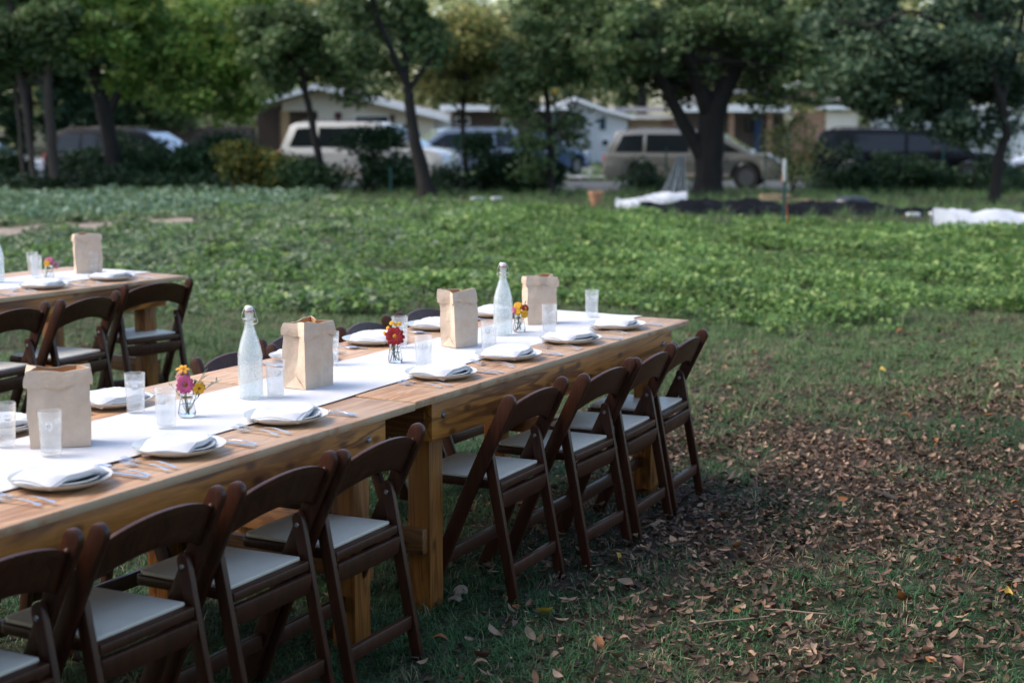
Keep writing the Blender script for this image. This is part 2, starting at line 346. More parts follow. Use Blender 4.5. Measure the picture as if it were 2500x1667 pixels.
def instancer(name, x, y, z, rot, scl, protos, idx, label, cat):
    """points mesh + geometry nodes that put one of the given meshes on each point"""
    n = len(x); me = bpy.data.meshes.new(name); me.vertices.add(n)
    me.vertices.foreach_set('co', np.stack([x, y, z], 1).astype(np.float32).ravel())
    a = me.attributes.new('rot', 'FLOAT_VECTOR', 'POINT'); a.data.foreach_set('vector', rot.astype(np.float32).ravel())
    a = me.attributes.new('scl', 'FLOAT', 'POINT'); a.data.foreach_set('value', scl.astype(np.float32))
    a = me.attributes.new('idx', 'INT', 'POINT'); a.data.foreach_set('value', idx.astype(np.int32))
    o = obj(name, me); tag(o, label, cat, kind='stuff')
    g = bpy.data.node_groups.new(name, 'GeometryNodeTree')
    g.interface.new_socket('Geometry', in_out='INPUT', socket_type='NodeSocketGeometry'); g.interface.new_socket('Geometry', in_out='OUTPUT', socket_type='NodeSocketGeometry')
    gi = g.nodes.new('NodeGroupInput'); go = g.nodes.new('NodeGroupOutput'); L = g.links.new
    jn = g.nodes.new('GeometryNodeJoinGeometry')
    for p in reversed(protos):
        po = bpy.data.objects.new(name+'_source', p)
        oi = g.nodes.new('GeometryNodeObjectInfo'); oi.inputs[0].default_value = po; oi.inputs['As Instance'].default_value = True
        L(oi.outputs['Geometry'], jn.inputs[0])
    ip = g.nodes.new('GeometryNodeInstanceOnPoints'); L(gi.outputs[0], ip.inputs['Points']); L(jn.outputs[0], ip.inputs['Instance']); ip.inputs['Pick Instance'].default_value = True
    def na(nm, t):
        q = g.nodes.new('GeometryNodeInputNamedAttribute'); q.data_type = t; q.inputs[0].default_value = nm; return q.outputs[0]
    L(na('idx', 'INT'), ip.inputs['Instance Index'])
    er = g.nodes.new('FunctionNodeEulerToRotation'); L(na('rot', 'FLOAT_VECTOR'), er.inputs[0]); L(er.outputs[0], ip.inputs['Rotation']); L(na('scl', 'FLOAT'), ip.inputs['Scale'])
    L(ip.outputs[0], go.inputs[0])
    md = o.modifiers.new('scatter', 'NODES'); md.node_group = g
    return o
def rots(n, tilt=.15):
    return np.stack([rng.normal(0, tilt, n), rng.normal(0, tilt, n), rng.random(n)*6.283], 1)

# prototypes -------------------------------------------------
def tuft_mesh(name, m, nb, r, h, w, droop, seed):
    q = random.Random(seed); V = []; F = []
    for _ in range(nb):
        a = q.random()*6.283; rr = r*q.random(); x, y = rr*math.cos(a), rr*math.sin(a); b = q.random()*6.283
        hh = h*(.5+.6*q.random()); lean = droop*(.3+q.random()); dx, dy = math.cos(b)*lean*hh, math.sin(b)*lean*hh; wx, wy = -math.sin(b)*w/2, math.cos(b)*w/2
        o = len(V)
        V += [(x-wx, y-wy, 0), (x+wx, y+wy, 0), (x+dx*.35+wx*.8, y+dy*.35+wy*.8, hh*.6), (x+dx*.35-wx*.8, y+dy*.35-wy*.8, hh*.6), (x+dx+wx*.15, y+dy+wy*.15, hh*(1-.25*lean)), (x+dx-wx*.15, y+dy-wy*.15, hh*(1-.25*lean))]
        F += [(o, o+1, o+2, o+3), (o+3, o+2, o+4, o+5)]
    return rawmesh(name, V, F, m)
def leaf_verts(L_, W_, curl, fold, q, n=4):
    """pointed oval leaf as 2 x n quads, along +x, folded and curled"""
    V = []
    for i in range(n+1):
        t = i/n; w = W_*math.sin(math.pi*min(1, t*.93+.04))**.8*(.5 if i in (0, n) else 1)
        if i == n: w = W_*.04
        z = curl*L_*(t-.5)**2*4*.25 + fold*0; x = L_*(t-.5)
        V += [(x, -w/2, z+fold*w), (x, 0, z), (x, w/2, z+fold*w*(.6+.5*q.random()))]
    F = []
    for i in range(n):
        a = i*3; F += [(a, a+1, a+4, a+3), (a+1, a+2, a+5, a+4)]
    return V, F
def dead_leaf_mesh(name, m, L_, W_, curl, fold, seed):
    V, F = leaf_verts(L_, W_, curl, fold, random.Random(seed)); me = rawmesh(name, V, F, m)
    me.polygons.foreach_set('use_smooth', [True]*len(me.polygons)); return me
def rosette_mesh(name, m, nl, r, h, L_, W_, seed, stem=None):
    q = random.Random(seed); V = []; F = []
    for _ in range(nl):
        a = q.random()*6.283; rr = r*math.sqrt(q.random()); z = h*(.35+.75*q.random())*(1-.35*rr/r)
        lv, lf = leaf_verts(L_*(.6+.6*q.random()), W_*(.7+.5*q.random()), -.5, .25, q, 2)
        M = Matrix.Translation((rr*math.cos(a), rr*math.sin(a), z)) @ Euler((q.gauss(0, .45), q.gauss(-.1, .5), a+q.gauss(0, .8))).to_matrix().to_4x4()
        o = len(V); V += [tuple(M @ Vector(v)) for v in lv]; F += [tuple(i+o for i in f) for f in lf]
    return rawmesh(name, V, F, m)
G_GRASS = leaf_mat('grass_blades', [(0.053, 0.112, 0.039), (0.09, 0.18, 0.054), (0.135, 0.232, 0.075), (0.255, 0.27, 0.135)], .25, vary=.3)
G_DRY = leaf_mat('dry_grass_blades', [(0.24, 0.204, 0.12), (0.384, 0.324, 0.204), (0.12, 0.132, 0.06)], .2)
G_DEAD = leaf_mat('dead_leaf_litter', [(0.037, 0.025, 0.018), (0.106, 0.061, 0.039), (0.049, 0.036, 0.026), (0.212, 0.129, 0.081), (0.078, 0.053, 0.039), (0.426, 0.285, 0.185), (0.128, 0.073, 0.044), (0.057, 0.042, 0.03)], .1, rough=.65, vary=.2)
G_FIELD = leaf_mat('field_plant_leaves', [(0.071, 0.142, 0.044), (0.114, 0.22, 0.061), (0.172, 0.298, 0.074), (0.372, 0.463, 0.16)], .35, vary=.25)
G_CROP = leaf_mat('bluish_crop_leaves', [(.10, .18, .09), (.15, .25, .14), (.34, .44, .33)], .25, vary=.15)
G_FLD2 = leaf_mat('pale_field_plant_leaves', [(.06, .12, .045), (.12, .19, .085), (.36, .40, .26)], .3, vary=.2)
P_TUFT = [tuft_mesh('grass_tuft', G_GRASS, 18, .055, .042, .0030, 1.5, s) for s in (1, 2, 3)]
G_SHADE = leaf_mat('shaded_grass_blades', [(.018, .062, .022), (.032, .10, .030), (.055, .14, .042), (.11, .17, .065)], .2, vary=.3)  # shade on the near lawn put into the blade colour
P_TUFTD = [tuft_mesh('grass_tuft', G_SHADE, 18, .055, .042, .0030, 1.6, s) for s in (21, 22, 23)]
P_TALL = [tuft_mesh('tall_grass_tuft', G_GRASS, 14, .06, .13, .005, .7, s) for s in (4, 5)]
P_DRY = [tuft_mesh('dry_grass_tuft', G_DRY, 10, .06, .05, .003, 1.3, s) for s in (6, 7)]
P_DEAD = [dead_leaf_mesh('litter_leaf', G_DEAD, L_, w_, c, f, s) for s, (c, f, L_, w_) in enumerate([(.6, .3, .052, .022), (1.2, .2, .045, .026), (-1.0, .6, .05, .02), (.3, -.3, .062, .018), (1.8, .9, .04, .02), (.5, .1, .026, .02), (-.5, .4, .03, .012), (0, .1, .080, .0035)])]
P_FLD = [rosette_mesh('field_plant', G_FIELD, 22, .13, .13, .06, .042, s) for s in (1, 2, 3)]
P_FLD2 = [rosette_mesh('pale_field_plant', G_FLD2, 20, .13, .11, .06, .045, s) for s in (4, 5)]
P_CROP = [rosette_mesh('crop_plant', G_CROP, 18, .20, .22, .14, .10, s) for s in (7, 8)]

def field_edge(l): # distance ahead where the leafy field begins, by lateral offset
    return 0
def greenery():
    def mask_field(x, y, d, l):
        # boundary between lawn and leafy field, surveyed: (12.1,.3) (7.7,2.1) (8.7,3.8) (8.5,6.1) (8.5,8.2)
        t = np.interp(l, [-9, -5.6, -3.4, -1.1, .9, 2.1, 4.6, 7], [17.2, 16.6, 14.2, 14.3, 14.3, 12.6, 14.3, 15.6])
        t = t + 1.6*(vnoise(x, y, 1.3, 5)-.5) + 2.2*(rng.random(len(x))**2-.15)
        return d > t-.2
    def litter(x, y, d, l):    # how much dead leaf litter, 0..1
        n = .6*vnoise(x, y, 1.1, 1)+.4*vnoise(x, y, .45, 2)
        side = np.clip((l+.35)/1.1, 0, 1)
        far = np.clip((11.8-d)/3.8, 0, 1)
        near = np.clip(1-np.clip((6.6-d)/1.2, 0, 1)*.5, 0, 1)
        return np.clip((n-.40)*3.8+.88, .36, 1)*side*far*near + .12*(n > .55)
    def path(d, l):
        e = d-np.interp(l, [-12, -8.2, -5.9, -5], [22.3, 25.3, 29.6, 31]); return (e > -3.4) & (e < .9) & (l < -5.3)
    # mown lawn round the tables
    for nm, d0, d1, den in (('lawn_grass', 4.0, 9, 560), ('lawn_grass', 9, 18.5, 430)):
        x, y, d, l = scatter_pts(d0, d1, den); lt = litter(x, y, d, l)
        gap = vnoise(x, y, .5, 9)
        k = (~mask_field(x, y, d, l)) & (rng.random(len(x)) > lt*1.05) & (rng.random(len(x)) < .5+.9*gap)
        x, y, d, l = x[k], y[k], d[k], l[k]; n = len(x)
        dry = (rng.random(n) < (.05 if d0 < 9 else .07)+.22*lt[k]+(.15 if d0 < 9 else .22)*(vnoise(x, y, 1.6, 8) > .62))
        idx = np.where(dry, 5+rng.integers(0, 2, n), np.where(rng.random(n) < (.0 if d0 < 9 else .05), 3+rng.integers(0, 2, n), rng.integers(0, 3, n)))
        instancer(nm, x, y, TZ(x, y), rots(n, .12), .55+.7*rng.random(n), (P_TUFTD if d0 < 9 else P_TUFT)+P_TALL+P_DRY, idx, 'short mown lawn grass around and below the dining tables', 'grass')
    x, y, d, l = scatter_pts(4.0, 13.5, 1900); lt = litter(x, y, d, l); k = (rng.random(len(x)) < lt*.95) & ~mask_field(x, y, d, l); x, y = x[k], y[k]; n = len(x)
    instancer('leaf_litter', x, y, TZ(x, y)+.008+.024*rng.random(n), rots(n, .32), .38+.85*rng.random(n)**1.5, P_DEAD, rng.integers(0, 8, n), 'brown dead leaf litter carpeting the ground right of the chairs', 'leaf litter')
    # leafy field
    for d0, d1, den, sc in ((12.3, 19, 85, .95), (19, 37, 44, 1.15)):
        x, y, d, l = scatter_pts(d0, d1, den, 2.5); k = mask_field(x, y, d, l) & ~path(d, l)
        crop = (d > np.interp(l, [-12, -8, -6, -3], [25, 27.5, 31.3, 35])) & (l < -4.2)
        k &= ~crop
        k &= d < np.interp(l, [-10, 0, 3.5, 5.5, 11], [37, 34, 27, 25.6, 25])
        x, y, d, l = x[k], y[k], d[k], l[k]; n = len(x)
        row = np.sin((l*.80+d*.60)*3.6+2.5*vnoise(x, y, 2.5, 14)); hgt = .58+.70*vnoise(x, y, .9, 12)+.34*row+.35*(vnoise(x, y, 3.1, 15)-.5)
        pale = np.clip((-l+.5)/5, 0, 1)*.8
        idx = np.where(rng.random(n) < pale, 3+rng.integers(0, 2, n), rng.integers(0, 3, n)); idx = np.where(rng.random(n) < .22, 5+rng.integers(0, 2, n), idx)
        instancer('field_plants', x, y, TZ(x, y), rots(n, .12), sc*hgt*(.75+.5*rng.random(n)), P_FLD+P_FLD2+P_TALL, idx, 'dense low green leafy plants filling the field behind tables', 'field plants')
    # grass strip beyond and the bluish crop rows on the left
    x, y, d, l = scatter_pts(25, 41.5, 20, 4); k = (d > np.interp(l, [-12, -8, -6, -3], [25, 27.5, 31.3, 35])) & (l < -4.6) & (d < 40.5) & (np.sin(d*2.6+l*.5) > -.6)
    x, y, d, l = x[k], y[k], d[k], l[k]; n = len(x)
    instancer('crop_rows', x, y, TZ(x, y), rots(n, .2), .45+.65*rng.random(n), P_CROP+P_FLD, np.where(rng.random(n) < .6, rng.integers(0, 2, n), 2+rng.integers(0, 3, n)), 'pale bluish green crop rows at the left back of the field', 'crop')
    x, y, d, l = scatter_pts(24, 72, 14, 4); k = ~path(d, l) & ((d < 43.2) | (d > 52)) & ((d > 30) | (rng.random(len(x)) < .5)); x, y, d, l = x[k], y[k], d[k], l[k]; n = len(x)
    instancer('verge_grass', x, y, TZ(x, y), rots(n, .15), 1.2+1.0*rng.random(n), P_TUFT+P_TALL, rng.integers(0, 5, n), 'rough grass between the field, the trees and the street', 'grass')
greenery()
# sandy footpath strip between field plants and crop rows
def strip(name, path, w, m, label, zoff=.006, n=40):
    V = []; F = []
    ps = [Vector(p) for p in path]
    for i in range(n+1):
        t = i/n*(len(ps)-1); k = min(int(t), len(ps)-2); p = ps[k].lerp(ps[k+1], t-k); tg = (ps[k+1]-ps[k]).normalized(); s = Vector((-tg.y, tg.x, 0))
        for e in (-1, -.33, .33, 1):
            q = p + s*(w/2*e*(1+.12*math.sin(i*1.7+e)))
            V.append((q.x, q.y, terrain(q.x, q.y)+zoff))
    for i in range(n):
        for j in range(3): a = i*4+j; F.append((a, a+1, a+5, a+4))
    tag(obj(name, rawmesh(name, V, F, m)), label, kind='structure')
SAND = mat('sandy_path', (.34, .27, .205), .95, .35, 3, bump=.6, bscale=20)
CONC = mat('concrete', (.34, .335, .33), .85, .2, 1.5, bump=.3, bscale=12)
ASPH = mat('asphalt', (.065, .067, .072), .9, .25, 2, bump=.5, bscale=60)
strip('footpath', [(*xy(21.0, -14), 0), (*xy(25.3, -8.2), 0), (*xy(27.5, -7.0), 0), (*xy(29.6, -5.7), 0)], 2.0, SAND, 'pale sandy footpath crossing the field at left')
strip('street', [(*xy(47.6, -60), 0), (*xy(47.6, 0), 0), (*xy(47.6, 60), 0)], 8.4, ASPH, 'grey asphalt street where the cars are parked', .01, 60)
strip('pavement', [(*xy(53.6, -60), 0), (*xy(53.6, 0), 0), (*xy(53.6, 60), 0)], 1.4, CONC, 'pale concrete pavement in front of the houses', .1, 60)
strip('driveway', [(*xy(54.3, 1.2), 0), (*xy(68, 2.0), 0)], 3.2, CONC, 'pale concrete driveway between the houses', .02)

# ------------------------------------------------------------------ folding chairs
def chair_proto():
    t = thing('folding_chair', 'tmp', 'chair')
    # side profile, y forward (to the table), z up; rear foot at y = 0
    foot = Vector((.345, 0)); ear = Vector((.012, .757-.03)); d = (ear-foot).normalized(); nrm = Vector((-d.y, d.x))
    if nrm.x > 0: nrm = -nrm
    hw = .0265
    pts = []
    k = foot + nrm*hw; pts.append((k.x - d.x/d.y*k.y, 0)); 
    # slightly bowed board
    N = 8
    for i in range(1, N+1):
        s = i/N; c = foot.lerp(ear, s) + nrm*(.010*math.sin(math.pi*s)*-1); pts.append(tuple(c+nrm*hw))
    for i in range(1, 10):
        a = math.pi*i/10; c = ear + nrm*(hw*math.cos(a)) + d*(hw*1.05*math.sin(a)); pts.append(tuple(c))
    for i in range(N, 0, -1):
        s = i/N; c = foot.lerp(ear, s) + nrm*(.010*math.sin(math.pi*s)*-1); pts.append(tuple(c-nrm*hw))
    k = foot - nrm*hw; pts.append((k.x - d.x/d.y*k.y, 0))
    post = MB().prism(pts, -.011, .011).mesh('side_post', CHAIR, 40, bevel=.004)
    for s in (-1, 1): obj('side_post', post, t, (s*.212, 0, 0))
    piv = Vector((.108, .545)); rf = Vector((0, 0)); dd = (piv-rf).normalized(); nn = Vector((-dd.y, dd.x)); h2 = .019
    pts = [((rf+nn*h2).x, 0), tuple(piv+nn*h2)] + [tuple(piv+nn*(h2*math.cos(math.pi*i/8))+dd*(h2*1.3*math.sin(math.pi*i/8))) for i in range(1, 8)] + [tuple(piv-nn*h2), ((rf-nn*h2).x, 0)]
    leg = MB().prism(pts, -.011, .011).mesh('leg', CHAIR, 40, bevel=.003)
    blt = MB().lathe([(0, .004), (.006, .0035), (.008, 0), (.008, -.004)], 12, Matrix.Rotation(-math.pi/2, 4, 'Y')).mesh('bolt', BOLT, 40)
    for s in (-1, 1):
        l = obj('leg', leg, t, (s*.187, 0, 0)); obj('bolt', blt, l, (-.0115, piv.x, piv.y-.012))
    def legy(z): return rf.x + piv.x*z/piv.y
    # rails between the rear legs
    b = MB().box((-.175, -.010, -.022), (.175, .010, .022)).mesh('rail', CHAIR, 40, bevel=.004)
    obj('bottom_rail', b, t, (0, legy(.125), .125)); 
    b2 = MB().prism([(-.175, -.026), (-.13, -.034), (.13, -.034), (.175, -.026), (.175, .026), (-.175, .026)], -.011, .011, 'y').mesh('rear_rail', CHAIR, 40, bevel=.004)
    obj('rear_rail', b2, t, (0, legy(.365)-.004, .372), (.12, 0, 0))
    b3 = MB().tube([(-.2, .272, .155), (.2, .272, .155)], .011, 10).mesh('front_stretcher', CHAIR, 40)
    b3 = MB().box((-.2, .262, .13), (.2, .282, .18)).mesh('front_stretcher', CHAIR, 40, bevel=.004); obj('front_stretcher', b3, t)
    # seat frame and pad
    def outline(x, y0, y1, r):
        P = [(-x, y0), (x, y0)]
        for i in range(7): a = math.pi/2*i/6; P.append((x-.008-r+r*math.cos(a), y1-r+r*math.sin(a)))
        for i in range(7): a = math.pi/2+math.pi/2*i/6; P.append((-x+.008+r+r*math.cos(a), y1-r+r*math.sin(a)))
        return P
    fr = MB().prism(outline(.172, .064, .435, .03), .406, .433, 'z').mesh('seat_frame', CHAIR, 40, bevel=.004); f = obj('seat_frame', fr, t)
    pd = MB().prism(outline(.163, .088, .427, .028), .4335, .446, 'z').mesh('seat_pad', PAD, 40, bevel=.005); obj('seat_pad', pd, f)
    # arched backrest, leaning with the posts
    P = []
    n = 16
    def c(x, zz, dep):
        s = x/.2; bow = -.016*(1-s*s)
        yb = .012 + (.727-zz)*(.345-.012)/.727; return (x, yb+bow+dep, zz)
    V = []; F = []
    for i in range(n+1):
        s = -1+2*i/n; x = .2005*s
        zt = .697+.046*(1-s*s)**.8; zb = .590+.046*(1-abs(s)**2.0)**.9
        nz = 5
        for j in range(nz):
            z = zb+(zt-zb)*j/(nz-1); V.append(c(x, z, -.009)); 
        for j in range(nz):
            z = zt+(zb-zt)*j/(nz-1); V.append(c(x, z, .009))
    m_ = 2*5
    for i in range(n):
        for j in range(m_): F.append((i*m_+j, i*m_+(j+1) % m_, (i+1)*m_+(j+1) % m_, (i+1)*m_+j))
    F += [tuple(range(m_)), tuple(n*m_+j for j in range(m_-1, -1, -1))]
    bk = MB().add(V, F).mesh('backrest', CHAIR, 50, bevel=.004); obj('backrest', bk, t)
    pg = MB().lathe([(0, .008), (.007, .006), (.009, 0), (.009, -.004)], 10, Matrix.Rotation(-math.pi/2, 4, 'Y')).mesh('pin', CHAIR, 60)
    for s in (-1, 1): obj('hinge_pin', pg, t, (s*.2 if s > 0 else -.2, .022, .70))
    return t
GN = 'brown folding chairs along the near side of the long table'
GL = 'brown folding chairs along the far side of the long table'
GT = 'brown folding chairs at the separate table on the left'
CSC = (1.055, 1.0, 1.037)
near = [  # x centre, rear foot y, rotation deg, label
    (2.085, -.150, 5, 'brown folding chair at the far right end of the near side row'),
    (1.600, -.195, 4, 'brown folding chair second from the far right end of near row'),
    (1.140, -.195, 1, 'brown folding chair third from the far right end of near row'),
    (.590, -.165, 2, 'brown folding chair just right of the seam leg, white seat fully visible'),
    (-.445, -.165, 2, 'brown folding chair just left of the seam leg between two tables'),
    (-.925, -.155, 1, 'brown folding chair second left of the seam between the two tables'),
    (-1.435, -.140, 0, 'brown folding chair third left of the seam, near the bottom left'),
    (-1.95, -.115, -1, 'brown folding chair cut off by the lower left corner')]
proto = None
for i, (x, y, a, lb) in enumerate(near):
    if proto is None:
        proto = chair_proto(); proto.location = (x, y, -.028); proto.rotation_euler = (0, 0, R_(a)); proto['label'] = lb; proto['group'] = GN; proto.scale = CSC
    else: dup(proto, (x, y, -.028), R_(a), lb, GN)
far = [(.65, 1.29, 175, 'grey brown folding chair back behind the left tall bottle'), (1.20, 1.40, 178, 'folding chair hidden behind the second paper bag from the left'),
       (1.69, 1.35, 185, 'brown folding chair back showing behind the dark red zinnia'), (2.27, 1.38, 180, 'brown folding chair back behind the third paper bag from left'),
       (-.51, 1.14, 180, 'folding chair across from the pink flower jar with one ear showing'), (-1.05, 1.14, 180, 'folding chair on the far side behind the largest paper bag'),]
for x, y, a, lb in far: dup(proto, (x, y, -.01), R_(a), lb, GL)
T3 = [(2.53, 3.315, -13, 'brown folding chair at the right end of the separate left table'), (1.80, 3.15, 4, 'second brown folding chair from right at the separate left table'),
      (1.25, 3.13, 3, 'third brown folding chair from right at separate left table, cut by frame'), (.72, 3.13, 2, 'mostly hidden folding chair at the left border behind the largest bag'),
      (1.62, 4.76, 183, 'folding chair on the far side of the separate left table')]
for x, y, a, lb in T3: dup(proto, (x, y, .0), R_(a), lb, GT)

# ------------------------------------------------------------------ farm tables
TH, TL, TW = .774, 2.432, 1.022
def table_proto(label, loc, rz):
    t = thing('farm_table', label, 'table', loc, rz, 'farmhouse dining tables')
    top = MB().box((0, 0, TH-.026), (TL, TW, TH)).mesh('tabletop', TOPW, 40, bevel=.004); obj('tabletop', top, t)
    ap = MB().box((-1.07, -.018, -.07), (1.07, .018, .07)).mesh('side_apron', APRW, 40, bevel=.003)
    for y in (.045, TW-.045): obj('side_apron', ap, t, (TL/2, y, TH-.027-.072))
    ea = MB().box((-.018, -TW/2+.066, -.07), (.018, TW/2-.066, .07)).mesh('end_apron', APRY, 40, bevel=.003)
    for x in (.168, TL-.168): obj('end_apron', ea, t, (x, TW/2, TH-.027-.072))
    lg = MB().box((-.046, -.046, -.04), (.046, .046, TH-.027)).mesh('leg', LEGW, 40, bevel=.004)
    bt = MB().lathe([(0, .008), (.009, .007), (.012, .003), (.012, 0), (.016, 0), (.016, -.003)], 14, Matrix.Rotation(math.pi/2, 4, 'X')).mesh('bolt', BOLT, 40)
    for x in (.236, TL-.236):
        for y, s in ((.112, -1), (TW-.112, 1)):
            l = obj('leg', lg, t, (x, y, 0))
            if s < 0: obj('bolt', bt, t, (x-.013, .0265, TH-.085))
    br = MB().box((-.017, -TW/2+.075, -.045), (.017, TW/2-.075, .045)).mesh('brace', APRY, 40, bevel=.003)
    for x in (.236-.064, TL-.236+.064): obj('brace', br, t, (x, TW/2, .235))
    return t
tabA = table_proto('long brown farm table on the right with four near side chairs', (0.004, 0, 0), 0)
tabB = dup(tabA, (-TL-.004, -.004, -.003), 0, 'long brown farm table in the left foreground running out of frame')
T3R = R_(-4); T3O = Vector((2.90, 3.425, 0))         # near right corner of the separate table
c3, s3 = math.cos(T3R), math.sin(T3R)
def t3(x, y, z=0): return Vector((T3O.x+x*c3-y*s3, T3O.y+x*s3+y*c3, z))
tabC = dup(tabA, t3(-TL, 0), T3R, 'separate brown farm table at the far left with its own runner')

def runner(name, x0, x1, y0, y1, z, label, M=None, seed=0):
    n = int((x1-x0)/.05); m = 12; V = []
    for i in range(n+1):
        x = x0+(x1-x0)*i/n; w = .007*math.sin(x*2.1+seed)+.004*math.sin(x*6.3+seed*2)
        for j in range(m+1):
            e = j/m; y = y0+(y1-y0)*e + w*(1 if e < .5 else .6)
            zz = z + .0012*math.sin(x*9+e*5)+.0010*math.sin(x*3.1-e*11+seed) + .0032
            p = Vector((x, y, zz)); V.append(M @ p if M else p)
    F = [(i*(m+1)+j, i*(m+1)+j+1, (i+1)*(m+1)+j+1, (i+1)*(m+1)+j) for i in range(n) for j in range(m)]
    tag(obj(name, MB().add(V, F).mesh(name, RUNN, 60, solid=.0015)), label, 'table runner')
runner('table_runner', -2.40, 2.445, .250, .722, TH, 'long white cloth runner down the middle of the joined tables')
runner('table_runner', -2.38, .012, .30, .78, TH, 'white cloth runner on the separate left table', Matrix.Translation(T3O) @ Matrix.Rotation(T3R, 4, 'Z'), 2)

# ------------------------------------------------------------------ tableware prototypes (meshes shared)
def plate_mesh(name, r, h):
    p = [(0, .0045), (r*.60, .0045), (r*.66, .007), (r*.985, h-.001), (r, h), (r*.99, h-.004), (r*.70, .0035), (r*.58, 0), (r*.53, 0), (r*.52, .0015), (0, .0015)]
    return MB().lathe(p, 56).mesh(name, CHINA, 50)
PL1 = plate_mesh('dinner_plate', .134, .025); PL2 = plate_mesh('salad_plate', .104, .019)
def napkin_mesh(seed):
    """square of cloth folded into a soft rectangle of stacked layers, lying in the small plate and sagging over its rim"""
    q = random.Random(seed); b = MB(); a, c = .108, .079; N = 20; p1, p2 = 1.3*seed, 2.1*seed
    for k in range(4):
        ox, oy, ro = q.uniform(-.005, .005), q.uniform(-.005, .005), q.uniform(-.05, .05); aa, cc = a*(1-.02*(3-k)), c*(1-.02*(3-k))
        def fn(u, v):
            x = (u-.5)*2*aa; y = (v-.5)*2*cc; x *= 1-.045*(2*v-1)**4; y *= 1-.06*(2*u-1)**4
            xr = x*math.cos(ro)-y*math.sin(ro)+ox; yr = x*math.sin(ro)+y*math.cos(ro)+oy; rr = math.hypot(xr, yr); ed = min(1, min(u, 1-u, v, 1-v)*9)
            z = .0095+.0036*k + .0015*ed*k + .0035*math.sin(u*4+p1)*math.sin(v*3+p2) + .010*min(1, (rr/.09)**2) - max(0, rr-.088)*.5
            return Vector((xr, yr, z))
        b.grid(fn, N, N)
    return b.mesh('napkin', CLOTH, 80, solid=.0056)
NAPS = [napkin_mesh(s) for s in range(1, 6)]
def fork_mesh(L_=.2, tw=.026):
    b = MB(); h = lambda y: .004+.010*max(0, math.sin((y+.5)*math.pi*1.02))**2
    # handle
    def hf(u, v):
        y = -.5+v*.68; w = .0038+.0055*max(0, (.18-v))/.18*(1 if v > 0.02 else .6)+.002*max(0, v-.8)
        return Vector(((u-.5)*2*w, y*L_, .003+.014*math.sin(min(1, v)*math.pi)**1.5*.55+.0015))
    b.grid(hf, 4, 16)
    def tf(u, v):
        y = .18+v*.12; w = .004+(tw/2-.004)*math.sin(v*math.pi/2); return Vector(((u-.5)*2*w, y*L_, .0045-.003*v+.0012-.004*(1-(2*u-1)**2)*v*.6))
    b.grid(tf, 6, 6)
    for k in range(4):
        cx = (k-1.5)*tw/4.1
        b.grid(lambda u, v, cx=cx: Vector((cx+(u-.5)*(tw/8)*(1-.4*v)*1.05, (.3+.2*v)*L_, .003+.006*v*v)), 2, 6)
    return b.mesh('fork', STEEL, 60, solid=.0016)
def knife_mesh():
    b = MB()
    P = [(-.008, -.11), (-.006, -.116), (.006, -.116), (.008, -.11), (.0065, 0), (.0065, .004), (.011, .03), (.0115, .085), (.006, .108), (-.001, .116), (-.0065, .10), (-.0065, .0)]
    return b.prism(P, .0015, .0045, 'z').mesh('knife', STEEL, 40, bevel=.001)
def spoon_mesh():
    b = MB()
    def hf(u, v):
        w = .0035+.006*max(0, .2-v)/.2; return Vector(((u-.5)*2*w, -.10+v*.14, .003+.006*math.sin(v*math.pi)**1.5))
    b.grid(hf, 4, 14)
    def bf(u, v):
        a = u*2*math.pi; return Vector((math.cos(a)*.019*v, .066+math.sin(a)*.028*v, .0015+.006*v*v))
    b.grid(bf, 18, 5, True)
    return b.mesh('spoon', STEEL, 60, solid=.0015)
FK, FK2, KN, SP = fork_mesh(.205, .026), fork_mesh(.18, .024), knife_mesh(), spoon_mesh()
ORD = ['first', 'second', 'third', 'fourth', 'fifth', 'sixth', 'seventh', 'eighth', 'ninth']
def setting(x, y, z, rz, desc, q, seed, grp):
    """plates, napkin and cutlery of one guest; local +y points to the middle of the table"""
    c, s = math.cos(rz), math.sin(rz)
    W = lambda a, b: (x+a*c-b*s, y+a*s+b*c)
    def put(name, me, a, b, dz, dr, label, cat):
        o = obj(name, me, None, (*W(a, b), z+dz), (0, 0, rz+dr)); tag(o, label, cat, grp)
    put('dinner_plate', PL1, 0, 0, .001, q.random()*6, f'large white dinner plate {desc}', 'plate')
    put('salad_plate', PL2, q.uniform(-.004, .004), q.uniform(-.004, .004), .0065, q.random()*6, f'small white plate stacked on top, {desc}', 'plate')
    put('napkin', NAPS[seed % 5], 0, .0, .012, q.uniform(-.35, .35), f'folded white napkin on the plates {desc}', 'napkin')
    j = lambda a=.012: q.uniform(-a, a)
    put('fork', FK, -.170+j(.008), -.03+j(), .002, q.uniform(-.10, .06), f'inner dinner fork {desc}', 'fork')
    put('fork', FK2, -.203+j(.006), -.04+j(), .002, q.uniform(-.08, .08), f'outer smaller fork {desc}', 'fork')
    put('knife', KN, .158+j(.006), -.045+j(), .002, q.uniform(-.08, .05), f'steel table knife {desc}', 'knife')
    put('spoon', SP, .186+j(.006), -.05+j(), .002, q.uniform(-.06, .08), f'steel spoon beside the knife {desc}', 'spoon')
q = random.Random(5)
nearS = [(2.005, .178), (1.508, .165), (.990, .182), (.475, .184), (-.478, .184), (-1.003, .175), (-1.466, .184), (-2.03, .18)]
for i, (x, y) in enumerate(nearS):
    d_ = ['at the far right end of the near side', 'second from the far right end, near side', 'third from the far right end, near side', 'just right of the table seam, near side', 'just left of the table seam, near side', 'in front of the pink flower jar, near side', 'lower left, in front of the largest bag', 'outside the left border, near side'][i]
    setting(x, y, TH, 0, d_, q, i, 'place settings on the long table')
farS = [(.56, .872), (1.085, .885), (1.60, .892), (2.115, .885), (-.53, .865), (-1.03, .87)]
